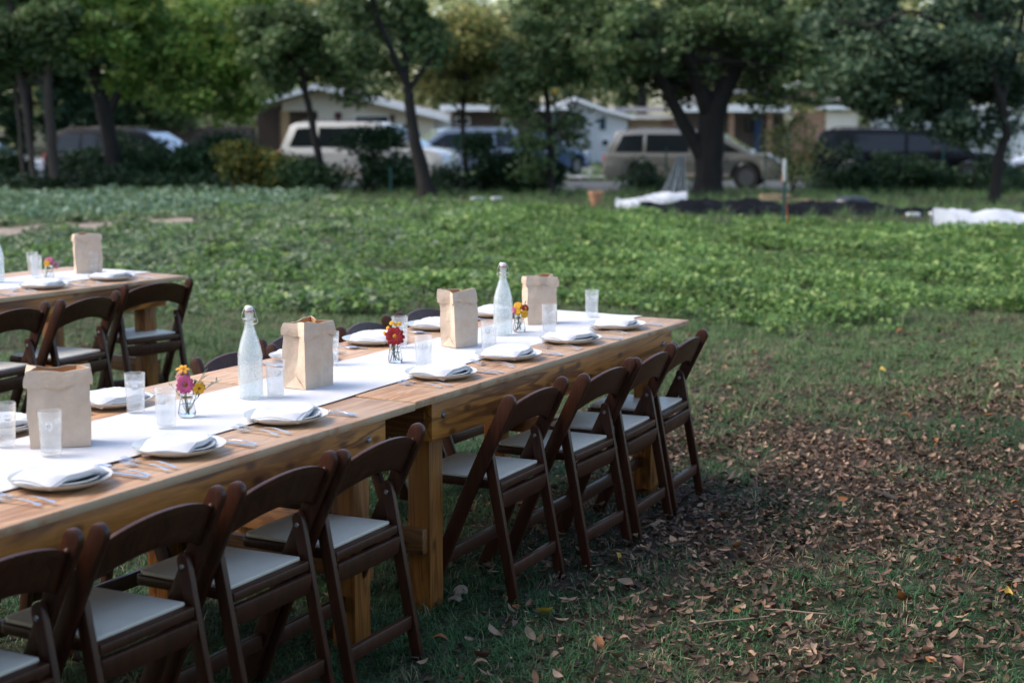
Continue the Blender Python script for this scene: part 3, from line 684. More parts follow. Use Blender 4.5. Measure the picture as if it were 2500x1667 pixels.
for i, (x, y) in enumerate(farS):
    d_ = ['behind the second bag from the left, far side', 'behind the dark red zinnia, far side', 'left of the third bag, far side', 'behind the right tall bottle, far side', 'behind the tumbler by the pink flowers, far side', 'behind the largest bag, far side'][i]
    setting(x, y, TH, math.pi, d_, q, i+2, 'place settings on the long table')
for i, (x, y, rz) in enumerate([(-.42, .19, 0), (-.93, .18, 0), (-1.44, .18, 0), (-.90, .86, math.pi)]):
    p = t3(x, y); d_ = ['on the separate left table below its paper bag', 'on the separate left table below its flowers', 'on the separate left table at the frame border', 'on the far side of the separate left table'][i]
    setting(p.x, p.y, TH, T3R+rz, d_, q, i+1, 'place settings on the separate left table')

# tumblers ------------------------------------------------------
def tumbler_proto(lv):
    t = thing('water_glass', 'tmp', 'drinking glass')
    r0, r1, h = .0285, .0345, .130; wl = .0018
    g = MB().lathe([(0, 0), (r0-.004, 0), (r0, .004), (r1, h-.001), (r1-.0009, h), (r1-wl, h-.001), (r0-wl, .014), (r0-.006, .010), (0, .010)], 32).mesh('glass', TUMB, 50); obj('glass', g, t)
    zt = h*lv; rt = r0-wl+(r1-r0)*(zt-.014)/(h-.014)+.0006
    w = MB().lathe([(0, .0095), (r0-.0055, .0095), (r0-wl+.0006, .0145), (rt, zt), (0, zt)], 32).mesh('water', WATERT, 50); obj('water', w, t)
    for k in range(1):
        ic = MB().box((-.009, -.009, -.009), (.009, .009, .009), Euler((k*1.1, k*.7, k)).to_matrix().to_4x4()).mesh('ice_cube', ICE, 40, bevel=.003)
        obj('ice_cube', ic, t, (.010*math.cos(k*2.3), .010*math.sin(k*2.3), zt-.014-.012*k))
    return t
tum = tumbler_proto(.76)
GG = 'water tumblers on the long table'
tl = [(2.28, .435, 'water glass alone on the runner at the far right end'), (1.675, .352, 'water glass in front of the rightmost paper bag'), (1.085, .325, 'water glass in front of the right tall bottle'),
      (.583, .327, 'water glass between the dark red zinnia and the third bag'), (-.176, .452, 'water glass between the left tall bottle and the second bag'), (-.765, .428, 'water glass just left of the pink zinnia jar'),
      (-1.228, .452, 'water glass overlapping the front of the largest paper bag'), (1.010, .705, 'tall looking water glass right behind the dark red zinnia'), (-.610, .690, 'water glass standing clear between largest bag and pink flowers'),
      (.505, .70, 'water glass half hidden behind the second paper bag'), (-1.20, .66, 'water glass cut by the left border behind largest bag')]
for i, (x, y, lb) in enumerate(tl):
    if i == 0: tum.location = (x, y, TH+.004); tum['label'] = lb; tum['group'] = GG
    else: dup(tum, (x, y, TH+.004), q.random()*6, lb, GG)
for (x, y, lb) in [(2.36, 4.10, 'water glass left of the flowers on the separate left table'), (2.72, 3.99, 'water glass in front of the bag on separate left table'), (2.53, 4.30, 'water glass behind the flowers on separate left table')]:
    dup(tum, (x, y, TH+.004), q.random()*6, lb, 'water tumblers on the separate left table')

# swing-top bottles ---------------------------------------------
def bottle_proto():
    t = thing('swing_top_bottle', 'tmp', 'bottle')
    R0 = .0435
    out = [(0, .004), (.030, .003), (.038, 0), (R0-.001, .005), (R0, .012), (R0, .165), (R0-.003, .185), (.034, .215), (.025, .243), (.018, .268), (.0155, .29), (.0155, .296), (.0185, .298), (.0185, .303), (.0152, .305), (.0148, .316), (.0165, .319), (.0165, .326), (.0125, .328)]
    inn = [(.0095, .326), (.0105, .30), (.0135, .27), (.0205, .243), (.030, .213), (.0385, .183), (R0-.0035, .162), (R0-.0035, .012), (.033, .010), (0, .010)]
    obj('bottle_glass', MB().lathe(out+inn, 40).mesh('bottle_glass', FROST, 50), t)
    w = [(0, .0105), (.0325, .0105), (R0-.0030, .0125), (R0-.0030, .162), (.0388, .183), (.0304, .213), (.0209, .2425), (.0148, .262), (0, .262)]
    obj('water', MB().lathe(w, 40).mesh('water', WATERT, 50), t)
    obj('stopper', MB().lathe([(0, .349), (.010, .349), (.0145, .345), (.0150, .335), (.0145, .3325), (0, .3325)], 24).mesh('stopper', CERAM, 50), t)
    obj('gasket', MB().lathe([(0, .332), (.0135, .332), (.0142, .330), (.012, .3275), (0, .3275)], 24).mesh('gasket', RUBBER, 50), t)
    wb = MB()
    for s in (-1, 1):
        wb.tube([(s*.0, 0, .351), (s*.010, 0, .350), (s*.018, 0, .340), (s*.024, .002, .322), (s*.027, .004, .306), (s*.021, .004, .296), (s*.0185, .002, .300)], .0013, 6)
        wb.tube([(s*.019, 0, .300), (s*.026, -.006, .303), (s*.027, -.012, .290), (s*.021, -.016, .282), (s*.010, -.019, .280), (0, -.0195, .280)], .0013, 6)
    wb.tube([(.019*math.cos(a*.3927), .019*math.sin(a*.3927), .3005) for a in range(17)], .0012, 6)
    obj('wire_bail', wb.mesh('wire_bail', WIRE, 60), t)
    return t
bo = bottle_proto(); bo.scale = (.97, .97, .905); bo.location = (-.222, .522, TH+.004); bo.rotation_euler = (0, 0, 1.9); bo['label'] = 'tall frosted swing top water bottle in the middle left of the table'; bo['group'] = 'swing top bottles'
dup(bo, (1.550, .515, TH+.004), YAW-math.pi/2+.1, 'tall frosted swing top water bottle between third bag and small flowers', 'swing top bottles')
dup(bo, (2.055, 4.10, TH+.004), 2, 'tall frosted swing top bottle cut by the left border', 'swing top bottles')

# paper bags ----------------------------------------------------
def bag(label, loc, rz, w, dpt, h, cuff, seed, lean=(0, 0), flare=.0, group='brown paper bags'):
    """open lunch bag: wide faces along local x, gusseted narrow sides; w, dpt footprint, h height, cuff folded-down rim"""
    t = thing('paper_bag', label, 'paper bag', loc, rz, group); q = random.Random(seed)
    nz = 22; hw, hd = w/2, dpt/2
    ph = [q.random()*6 for _ in range(8)]
    def ring(z, grow=0, top=0.):
        tt = z/h; gus = .012+.016*min(1, max(0, tt-.22)*1.6)
        P = []
        nx, ny = 12, 8
        for i in range(nx): P.append((-hw+w*i/nx, -hd))
        for i in range(ny): u = i/ny; P.append((hw-gus*(1-abs(2*u-1)), -hd+dpt*u))
        for i in range(nx): P.append((hw-w*i/nx, hd))
        for i in range(ny): u = i/ny; P.append((-hw+gus*(1-abs(2*u-1)), hd-dpt*u))
        O = []
        for k, (x, y) in enumerate(P):
            a = math.atan2(y, x); g = 1+grow
            dis = .0022*math.sin(3*a+ph[0]+tt*4)+.0016*math.sin(5*a+ph[1]-tt*7)+.0009*math.sin(9*a+ph[2]+tt*17)
            dis *= min(1, tt*3)
            bul = .003*math.sin(math.pi*min(1, tt*1.1))
            L_ = math.hypot(x, y)+1e-6; xx, yy = x*g+x/L_*(dis+bul), y*g+y/L_*(dis+bul)
            fl = flare*max(0, tt-.75)*4
            xx *= 1+fl; yy *= 1+fl*.5
            O.append(Vector((xx+lean[0]*tt*tt, yy+lean[1]*tt*tt, z+top*(math.sin(2*a+ph[3])*.005+math.sin(4*a+ph[4])*.0022+math.sin(9*a+ph[6])*.0008))))
        return O
    rings = [ring(h*i/(nz-1), 0, max(0, i/(nz-1)-.8)*5) for i in range(nz)]; n = len(rings[0])
    V = [p for r in rings for p in r]; F = [(i*n+k, i*n+(k+1) % n, (i+1)*n+(k+1) % n, (i+1)*n+k) for i in range(nz-1) for k in range(n)]
    F.append(tuple(range(n)))
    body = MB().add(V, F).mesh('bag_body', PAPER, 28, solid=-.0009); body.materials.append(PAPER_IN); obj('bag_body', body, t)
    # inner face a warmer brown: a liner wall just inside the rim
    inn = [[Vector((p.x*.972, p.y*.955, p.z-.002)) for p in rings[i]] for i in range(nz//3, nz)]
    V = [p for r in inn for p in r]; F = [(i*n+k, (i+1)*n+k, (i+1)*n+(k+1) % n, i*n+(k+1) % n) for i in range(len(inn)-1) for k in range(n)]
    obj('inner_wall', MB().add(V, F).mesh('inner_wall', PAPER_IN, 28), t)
    # folded cuff
    cz = []
    for i in range(6):
        e = i/5; r = ring(h*(1-e*cuff/h), .03+.045*math.sin(e*math.pi)+.055*e, 1-e)
        for k, p in enumerate(r):
            a = 2*math.pi*k/n; p.z += e*(.007*math.sin(3*a+ph[5])+.004*math.sin(7*a+ph[6])); p.x += e*.0025*math.sin(6*a+ph[7]); p.y += e*.0025*math.cos(5*a+ph[2])
        cz.append(r)
    V = [p for r in cz for p in r]; F = [(i*n+k, i*n+(k+1) % n, (i+1)*n+(k+1) % n, (i+1)*n+k) for i in range(5) for k in range(n)]
    top = [Vector((p.x*.985, p.y*.985, p.z)) for p in rings[-1]]
    V += top; m0 = 6*n; F += [(k, m0+k, m0+(k+1) % n, (k+1) % n) for k in range(n)]
    obj('folded_cuff', MB().add(V, F).mesh('folded_cuff', PAPER, 28, solid=-.0009), t)
    # bottom triangular flap creases on narrow side that faces the lens and thin side seams
    for s in (-1, 1):
        f = MB().add([(s*(hw+.0012), -hd*.96, .002), (s*(hw+.0012), hd*.96, .002), (s*(hw-.006), 0, hd*.95)], [(0, 1, 2)]).mesh('bottom_fold', PAPER, 0, solid=.0008); obj('bottom_fold', f, t)
    return t
Zt = TH+.0045
bag('large brown paper bag in the left foreground with crumpled rolled rim', (-1.098, .542, Zt), R_(-46), .168, .092, .226, .046, 1, (0, 0), .02)
bag('brown paper bag right of the left bottle, showing its orange inside', (.064, .487, Zt), R_(-4), .150, .096, .232, .05, 2, (.0, .0), .0)
bag('brown paper bag with rolled rim between red zinnia and right bottle', (1.172, .515, Zt), R_(-16), .124, .086, .232, .048, 3, (-.004, .012), .0)
bag('rightmost brown paper bag, rim flared out to its left', (1.958, .545, Zt), R_(-48), .135, .082, .218, .04, 5, (.0, .008), .03)
bag('brown paper bag standing on the separate left table', (2.72, 4.035, Zt), R_(-38), .150, .088, .235, .04, 8, (0, 0), .0)

# flowers -------------------------------------------------------
STEM = mat('flower_stem', (.05, .12, .035), .6, .3, 20); SAGE = mat('grey_green_leaf', (.20, .27, .21), .7, .2, 30)
def petals(mb, n, r0, r1, w, lift, rows=1, q=None, cup=0):
    for rw in range(rows):
        for k in range(n):
            a = 2*math.pi*(k+.5*rw)/n + q.uniform(-.08, .08); L_ = r1*(1-.18*rw)*(.92+.14*q.random()); li = lift+.22*rw+q.uniform(-.05, .05)
            M = Matrix.Rotation(a, 4, 'Z') @ Matrix.Rotation(-li, 4, 'Y')
            def fn(u, v, L_=L_, M=M):
                ww = w*math.sin(math.pi*min(1, .18+.72*u))**.7; x = r0+(L_-r0)*u
                return M @ Vector((x, (v-.5)*ww, -.25*x*u*(1-cup)+.18*ww*(2*v-1)**2))
            mb.grid(lambda v, u, fn=fn: fn(u, v), 3, 5)
    return mb
def flower(name, label, base, head, ndir, pm, cm, n, r, w, rows, seed, centre=.3, lift=.1, cat='flower', group='cut flowers in jars'):
    t = thing(name, label, cat, base, 0, group); q = random.Random(seed); hb = Vector(head)-Vector(base)
    mid = hb*.5+Vector((q.uniform(-.006, .006), q.uniform(-.006, .006), 0))
    obj('stem', MB().tube([(0, 0, 0), mid*.5, mid, hb*.8+mid*.08, hb], .0013, 6).mesh('stem', STEM, 60), t)
    rot = Vector(ndir).to_track_quat('Z', 'Y').to_euler()
    obj('petals', petals(MB(), n, r*.15, r, w, lift, rows, q).mesh('petals', pm, 60, solid=.0004), t, hb, rot)
    b = MB().lathe([(0, r*.22), (r*centre*.55, r*.19), (r*centre, r*.05), (r*centre*.9, -.001), (0, -.001)], 14)
    for k in range(14):
        a = k*2.4; rr = r*centre*.85*math.sqrt((k+.5)/14); b.lathe([(0, r*.07), (r*.05, r*.03), (r*.05, 0)], 5, Matrix.Translation((rr*math.cos(a), rr*math.sin(a), r*.12)))
    obj('flower_centre', b.mesh('flower_centre', cm, 60), t, hb, rot)
    return t
PINK = mat('pink_petal', (.62, .10, .26), .6, .25, 60); RED = mat('dark_red_petal', (.38, .006, .010), .55, .3, 60); YEL = mat('yellow_petal', (.80, .42, .01), .6, .15, 60)
ORG = mat('orange_centre', (.75, .28, .01), .7, .4, 90); MAUVE = mat('faded_pink_petal', (.55, .27, .30), .7, .3, 50); DCTR = mat('dark_centre', (.30, .10, .015), .8, .6, 120); GOLD = mat('golden_petal', (.85, .38, .01), .6, .2, 60)
def jar_proto():
    t = thing('flower_jar', 'tmp', 'vase')
    o = [(0, 0), (.024, 0), (.028, .004), (.0285, .012), (.024, .045), (.0215, .056), (.0205, .064), (.0235, .069), (.0235, .074), (.0215, .075)]
    i = [(.0198, .073), (.0188, .064), (.0198, .056), (.0223, .045), (.0268, .013), (.024, .006), (0, .005)]
    obj('jar_glass', MB().lathe(o+i, 32).mesh('jar_glass', GLASS, 50), t)
    obj('water', MB().lathe([(0, .0053), (.0238, .0063), (.0264, .013), (.0228, .040), (0, .040)], 32).mesh('water', WATER, 50), t)
    return t
jar = jar_proto(); jar.location = (.665, .507, Zt); jar['label'] = 'small glass jar holding the dark red zinnia'; jar['group'] = 'small flower jars'
dup(jar, (-.585, .497, Zt), 1, 'small glass jar holding pink zinnias and yellow flowers', 'small flower jars')
dup(jar, (1.667, .497, Zt), 2, 'small glass jar holding mixed yellow, red and pink blooms', 'small flower jars')
dup(jar, (2.345, 3.985, Zt), 3, 'small glass jar of flowers on separate left table', 'small flower jars')
TOCAM = Vector((CX, CY, CZ))
def arr(c, items, seed):
    """items: (name,label,right,up,toward,petal,centre,n,r,w,rows,centre size)"""
    q = random.Random(seed); C = Vector(c); hx = rgt; cm = Vector((-H2.x, -H2.y, 0))
    for k, (nm, lb, a, u, f, pm, cmt, n, r, w, rows, ce, tilt) in enumerate(items):
        head = C + hx*a + Vector((0, 0, u)) + cm*f; nd_ = (cm + hx*tilt[0] + Vector((0, 0, tilt[1]))).normalized()
        b = C + Vector((q.uniform(-.014, .014), q.uniform(-.014, .014), .008))
        flower(nm, lb, b, head - nd_*.002, nd_, pm, cmt, n, r, w, rows, seed*10+k, ce)
arr((.665, .507, Zt), [
    ('zinnia', 'dark red zinnia with yellow centre in the middle jar', .0, .106, .018, RED, ORG, 11, .038, .022, 2, .27, (0, .25)),
    ('marigold', 'small yellow blossom above and left of the dark red zinnia', -.014, .156, 0, YEL, GOLD, 7, .0095, .008, 1, .4, (-.3, .7)),
    ('marigold', 'small yellow blossom directly above the dark red zinnia', .004, .150, 0, YEL, GOLD, 7, .0095, .008, 1, .4, (.3, .6)),
    ('marigold', 'small yellow blossom at the upper right of dark red zinnia', .019, .154, 0, YEL, GOLD, 7, .009, .008, 1, .4, (.3, .9)),
    ('marigold', 'small yellow blossom left of the dark red zinnia', -.030, .136, 0, YEL, GOLD, 7, .0085, .008, 1, .4, (-.7, .5)),
    ('marigold', 'lowest small yellow blossom by the dark red zinnia', -.042, .116, .004, YEL, GOLD, 6, .008, .007, 1, .4, (-.8, .2))], 3)
arr((-.585, .497, Zt), [
    ('zinnia', 'bright pink zinnia with orange centre in the left jar', .0, .106, .018, PINK, DCTR, 12, .030, .017, 2, .34, (.1, .15)),
    ('zinnia', 'faded pink zinnia behind the bright pink one', -.014, .135, -.006, MAUVE, DCTR, 13, .024, .012, 2, .3, (-.3, .8)),
    ('coreopsis', 'yellow flower hanging below right of the bright pink zinnia', .044, .092, .012, YEL, DCTR, 6, .022, .018, 1, .22, (.5, -.25)),
    ('coreopsis', 'orange yellow flower topping the left jar bouquet', -.010, .156, 0, GOLD, ORG, 6, .022, .011, 1, .35, (.1, 1.6))], 4)
arr((1.667, .497, Zt), [
    ('marigold', 'yellow flower cluster at the top of the right jar', -.006, .118, 0, YEL, GOLD, 9, .019, .014, 2, .4, (-.1, .8)),
    ('marigold', 'yellow blossom below the top cluster of the right jar', -.006, .092, .012, YEL, GOLD, 9, .017, .013, 2, .4, (-.2, .3)),
    ('marigold', 'yellow blossom low right in the right jar', .024, .080, .012, YEL, GOLD, 9, .018, .014, 2, .4, (.3, .1)),
    ('marigold', 'dark red blossom at the right of the right jar', .028, .106, 0, RED, GOLD, 10, .018, .013, 2, .35, (.5, .5)),
    ('marigold', 'small dark red blossom beside the yellow top cluster', .010, .112, .004, RED, GOLD, 8, .011, .009, 1, .35, (.2, .6)),
    ('zinnia', 'magenta blossom at the left of the right jar', -.032, .096, .004, PINK, GOLD, 10, .018, .012, 2, .3, (-.6, .3))], 6)
arr((2.345, 3.985, Zt), [
    ('zinnia', 'pink zinnia in the jar on the separate left table', .0, .105, 0, PINK, DCTR, 12, .028, .016, 2, .3, (0, .9)),
    ('coreopsis', 'yellow flower below the pink zinnia on the left table', -.004, .090, .022, YEL, GOLD, 8, .020, .015, 2, .35, (-.2, .2)),
    ('zinnia', 'drooping pink zinnia at the right of the left table jar', .042, .082, 0, MAUVE, DCTR, 12, .024, .014, 2, .3, (.7, .4))], 8)
def sprig(label, base, tip, seed, nl=12, ll=.018):
    t = thing('leafy_sprig', label, 'foliage sprig', base, 0, 'leafy sprigs in the jars'); q = random.Random(seed); hb = Vector(tip)-Vector(base)
    mid = hb*.5+Vector((0, 0, .02)); P = [Vector((0, 0, 0)), hb*.25+Vector((0, 0, .015)), mid, hb*.78+Vector((0, 0, .012)), hb]
    obj('stem', MB().tube(P, .001, 5).mesh('stem', SAGE, 60), t)
    b = MB()
    for k in range(nl):
        s = .3+.7*k/nl; i = min(3, int(s*4)); p = P[i].lerp(P[i+1], s*4-i)
        lv, lf = leaf_verts(ll*(1.2-.5*s), ll*.3, .4, .2, q, 3)
        dv = (hb.normalized()+Vector((q.gauss(0, .5), q.gauss(0, .5), q.gauss(.1, .5)))).normalized(); M = Matrix.Translation(p+dv*ll*.5) @ dv.to_track_quat('X', 'Z').to_matrix().to_4x4()
        b.add([M @ Vector(v) for v in lv], lf)
    obj('sprig_leaves', b.mesh('sprig_leaves', SAGE, 0), t)
def jp(c, a, u, f=0): return Vector(c) + rgt*a + Vector((0, 0, u)) - H2*f
c_ = (-.585, .497, Zt+.01)
sprig('long grey green sprig reaching right from the left jar', c_, jp(c_, .105, .105), 1, 14, .02)
sprig('broad grey leaves behind the bright pink zinnia', c_, jp(c_, .058, .128, -.01), 2, 9, .034)
sprig('thin sprig reaching left from the left jar', c_, jp(c_, -.055, .095), 3, 8, .016)
for k, (c_, col_) in enumerate([((.665, .507, Zt+.01), 'middle'), ((1.667, .497, Zt+.01), 'right')]):
    sprig(f'grey green sprig standing up in the {col_} jar', c_, jp(c_, .03, .125 if k else .07), 5+k, 10, .014)
    sprig(f'short green sprig inside the {col_} jar', c_, jp(c_, -.012, .07), 8+k, 12, .016)

# ------------------------------------------------------------------ single fallen leaves that stand out
def fallen():
    kinds = [('orange', (.34, .12, .025), 46), ('pale tan', (.34, .235, .15), 90), ('reddish brown', (.17, .07, .045), 80), ('yellow', (.55, .36, .04), 24)]
    q = random.Random(21)
    for nm, c, n in kinds:
        m = mat('fallen_leaf_'+nm.replace(' ', '_'), c, .6, .35, 40)
        ms = [dead_leaf_mesh('fallen_leaf', m, .075*(.8+.1*k), .033, [.5, 1.3, -.9][k], [.2, .5, .35][k], k+9) for k in range(3)]
        for k in range(n):
            d = 4.9+8.0*q.random()**1.4; l = q.uniform(-.1, .34*d+.4) if q.random() < .82 else q.uniform(-.3*d, .2)
            x, y = xy(d, l)
            if -2.5 < x < 2.4 and -.1 < y < 1.1: continue
            where = 'near the bottom edge' if d < 6 else ('right of the near chairs' if d < 8.5 else ('in the middle distance' if d < 10.5 else 'close to the leafy field'))
            where += ', left part' if l < .16*d else ', right part'
            o = obj('fallen_leaf', ms[q.randrange(3)], None, (x, y, terrain(x, y)+.028), (q.gauss(0, .35), q.gauss(0, .3), q.random()*6.28)); o.scale = [.6+.5*q.random()]*3
            tag(o, f'{nm} fallen leaf lying on the ground {where}', 'leaf', f'{nm} fallen leaves {where}')
fallen()
BARK = mat('bark_wood', (.055, .045, .038), .9, .5, 12, bump=.8, bscale=30, stretch=(1, 1, .25)); PALEB = mat('bark_chip', (.30, .23, .16), .85, .4, 20)
def stick(label, p, L_, r, rz, m=BARK):
    o = obj('stick', MB().tube([(-L_/2, 0, r), (-L_*.2, L_*.03, r*1.3), (L_*.2, -.01*L_, r*1.2), (L_/2, L_*.05, r*1.6)], [r*.7, r, r, r*.5], 7).mesh('stick', m, 60), None, p, (0, .03, rz)); tag(o, label, 'stick')
stick('dark broken stick lying in the leaf litter at right', (*xy(7.1, 1.72), -.01), .17, .013, .9)
stick('thin pale twig lying in the leaves at the bottom', (*xy(5.3, .75), .0), .30, .004, 2.3, PALEB)
stick('thin grey twig in the litter near the bottom edge', (*xy(5.4, 1.0), .0), .22, .004, 1.7, PALEB)
o = obj('bark_strip', MB().grid(lambda u, v: Vector(((u-.5)*.16, (v-.5)*.04*(1+.4*math.sin(u*9)), .012+.012*math.sin(v*3.1)+.006*math.sin(u*14))), 12, 4).mesh('bark_strip', PALEB, 60, solid=.004), None, (.36, .05, -.02), (0, 0, .35)); tag(o, 'pale strip of bark at the foot of the seam table leg', 'bark')
#PART2
# ================================================================== the far side: street, cars, houses, trees
def LAT(px, D):
    p = BG(px, D); return (p.x-CX)*rgt.x + (p.y-CY)*rgt.y
def ground_at(D, l):
    x, y = xy(D, l); return terrain(x, y)
CREAM = mat('cream_siding', (.78, .69, .55), .8, .08, 2, bump=.2, bscale=20); WHITEW = mat('white_siding', (.82, .81, .78), .75, .06, 2, bump=.2, bscale=20)
FASC = mat('white_fascia', (.86, .85, .80), .6, .08, 3); SHING = mat('grey_shingles', (.34, .33, .34), .9, .3, 6, bump=.5, bscale=30); DKWD = mat('dark_brown_boards', (.055, .032, .024), .8, .4, 5, stretch=(1, 1, .2))
FENC = mat('fence_boards', (.115, .075, .06), .85, .4, 4, stretch=(1, 1, .15)); PANE = mat('window_glass_dark', (.03, .045, .055), .08, .2, 2, spec=.8); TEALF = mat('teal_window_frame', (.05, .12, .14), .6, .1)
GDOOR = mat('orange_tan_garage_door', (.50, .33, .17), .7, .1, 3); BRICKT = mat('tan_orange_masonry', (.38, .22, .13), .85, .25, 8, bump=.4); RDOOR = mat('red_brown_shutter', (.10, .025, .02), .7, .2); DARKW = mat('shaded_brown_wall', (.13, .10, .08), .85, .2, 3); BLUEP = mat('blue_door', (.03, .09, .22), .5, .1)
def house(label, D, pxc):
    l = LAT(pxc, D); x, y = xy(D, l); t = thing('house', label, 'house', (x, y, ground_at(D, l)), STREET, 'houses across the street')
    t['D'] = D; return t, l, ground_at(D, l)
class HB:
    """parts of a house given by bearings at its front wall"""
    def __init__(s, label, D, pxc): s.t, s.l, s.g = house(label, D, pxc); s.D = D
    def X(s, px, dy=0): return LAT(px, s.D+dy)-s.l
    def Z(s, py, dy=0): return HZ(py, s.D+dy)-s.g
    def box(s, name, m, px0, px1, py0, py1, y0=0, y1=.2, par=None, ground=False, bev=0):
        z0 = 0 if ground else s.Z(py1, y0)
        return obj(name, MB().box((s.X(px0, y0), y0, z0), (s.X(px1, y0), y1, s.Z(py0, y0))).mesh(name, m, 30, bevel=bev), par or s.t)
    def window(s, px0, px1, py0, py1, y=-.03, fm=FASC, pm=PANE, mull=1):
        f = MB(); x0, x1, z0, z1 = s.X(px0, y), s.X(px1, y), s.Z(py1, y), s.Z(py0, y); w = .07
        f.box((x0, y-.05, z0), (x0+w, y+.03, z1)); f.box((x1-w, y-.05, z0), (x1, y+.03, z1)); f.box((x0+w, y-.05, z0), (x1-w, y+.03, z0+w)); f.box((x0+w, y-.05, z1-w), (x1-w, y+.03, z1))
        for k in range(mull): zz = z0+(z1-z0)*(k+1)/(mull+1); f.box((x0+w, y-.04, zz-.025), (x1-w, y+.02, zz+.025))
        o = obj('window', f.mesh('window_frame', fm, 30), s.t)
        obj('pane', MB().box((x0+w, y-.01, z0+w), (x1-w, y+.005, z1-w)).mesh('pane', pm, 30), o)
    def roof(s, name, pts, y0, y1, m, th=.16, par=None):
        """pts: outline of roof line from left to right (px, py) at y0, extruded back to y1"""
        P = [(s.X(a), s.Z(b)) for a, b in pts]; lo = [(x, z-th) for x, z in P][::-1]
        n = len(P); V = [(x, y, z) for y in (y0, y1) for x, z in P+lo]; m_ = 2*n
        F = [(i, i+1, m_+i+1, m_+i) for i in range(n-1)] + [(n+i, n+i+1, m_+n+i+1, m_+n+i) for i in range(n-1)] + [(i, m_-1-i, m_-2-i, i+1) for i in range(n-1)] + [(m_+i, m_+i+1, 2*m_-2-i, 2*m_-1-i) for i in range(n-1)] + [(0, m_, 2*m_-1, m_-1), (n-1, n, m_+n, m_+n-1)]
        return obj(name, MB().add(V, F).mesh(name, m, 30), par or s.t)
# --- cream gable house on the left
h = HB('cream gabled house with carport behind the silver suv', 66, 860)
h.roof('roof', [(632, 252), (792, 207), (1100, 284)], -.9, 9, SHING, .10)
h.roof('fascia', [(630, 251), (792, 205), (1102, 283)], -1.0, -.9, FASC, .24)
z = MB(); xs = [h.X(790), h.X(1080)]
h.t['note'] = ''; del h.t['note']
g = [(h.X(700), h.Z(250)), (h.X(792), h.Z(222)), (h.X(1062), h.Z(285)), (h.X(1062), 0), (h.X(785), 0), (h.X(785), h.Z(272)), (h.X(700), h.Z(272))]
obj('wall', MB().prism(g, 0, .2, 'y').mesh('wall', CREAM, 30), h.t)
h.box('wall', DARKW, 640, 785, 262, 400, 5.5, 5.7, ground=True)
for k in range(11): h.box('slat', DKWD, 642+k*5.2, 645.8+k*5.2, 262, 400, .02, .08, ground=True)
h.box('carport_post', GDOOR, 694, 716, 268, 400, .02, .22, ground=True)
h.window(872, 958, 281, 318); h.box('shutter', RDOOR, 952, 968, 281, 320, -.08, 0); h.box('shutter', RDOOR, 826, 842, 275, 322, -.08, 0)
h.roof('porch_roof', [(1082, 255), (1395, 258)], .3, 7, SHING, .10)
h.box('fascia', FASC, 1078, 1400, 258, 271, -.1, .3)
h.box('wall', WHITEW, 1062, 1105, 272, 400, .5, .7, ground=True)
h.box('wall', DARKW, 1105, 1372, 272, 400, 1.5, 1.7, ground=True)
h.window(1112, 1150, 286, 325, 1.4); h.window(1225, 1250, 290, 345, 1.4, FASC, PANE, 0)
h.box('shutter', RDOOR, 1104, 1111, 284, 328, 1.40, 1.46)
# --- low white house in the middle
h = HB('low white house with two small windows between the parked cars', 70, 1440)
g = [(h.X(1352), 0), (h.X(1352), h.Z(258)), (h.X(1400), h.Z(240)), (h.X(1455), h.Z(262)), (h.X(1526), h.Z(283)), (h.X(1526), 0)]
obj('wall', MB().prism(g, 0, 6, 'y').mesh('wall', WHITEW, 30), h.t)
h.roof('roof', [(1338, 262), (1400, 237), (1465, 262), (1540, 283)], -.5, 6.5, SHING, .09)
h.roof('fascia', [(1336, 263), (1400, 238), (1465, 263), (1542, 284)], -.56, -.5, FASC, .15)
h.window(1410, 1424, 289, 314, fm=TEALF); h.window(1460, 1474, 288, 317, fm=TEALF); h.window(1462, 1484, 339, 360, mull=0)
h.roof('roof', [(1500, 262), (1660, 262)], 1.4, 6.4, SHING, .2)
h.box('fascia', CREAM, 1525, 1640, 280, 292, .9, 1.4); h.box('garage_door', GDOOR, 1532, 1608, 294, 395, 1.2, 1.3, ground=True)
h.box('wall', BRICKT, 1609, 1660, 290, 395, 1.15, 1.4, ground=True); h.box('wall', BRICKT, 1524, 1531, 290, 395, 1.15, 1.4, ground=True)
# --- brown porch house on the right
h = HB('tan brick house with a deep porch behind the big oak', 66, 1860)
h.roof('roof', [(1655, 262), (1720, 222), (1900, 216), (2110, 262)], .1, 8, SHING, .12)
h.box('fascia', FASC, 1640, 1915, 256, 274, -.4, .1)
obj('gable', MB().prism([(h.X(1900), h.Z(238)), (h.X(1948), h.Z(204)), (h.X(1992), h.Z(216)), (h.X(1992), h.Z(238))], -.3, .1, 'y').mesh('gable', BRICKT, 30), h.t)
h.roof('gable_fascia', [(1890, 212), (1945, 197), (2000, 214)], -.5, .6, FASC, .16)
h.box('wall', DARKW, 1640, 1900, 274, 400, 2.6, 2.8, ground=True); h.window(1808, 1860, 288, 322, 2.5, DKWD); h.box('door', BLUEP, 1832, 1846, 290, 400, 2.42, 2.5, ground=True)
for px in (1776, 1868): h.box('porch_post', BRICKT, px-6, px+6, 274, 400, -.1, .15, ground=True)
h.box('wall', BRICKT, 1925, 2000, 274, 400, -.05, .2, ground=True); h.box('wall', CREAM, 2000, 2078, 274, 400, -.02, .2, ground=True)
h.box('garage_door', CREAM, 2008, 2070, 286, 400, -.06, -.02, ground=True); h.box('fascia', FASC, 1990, 2110, 258, 268, -.4, .1)
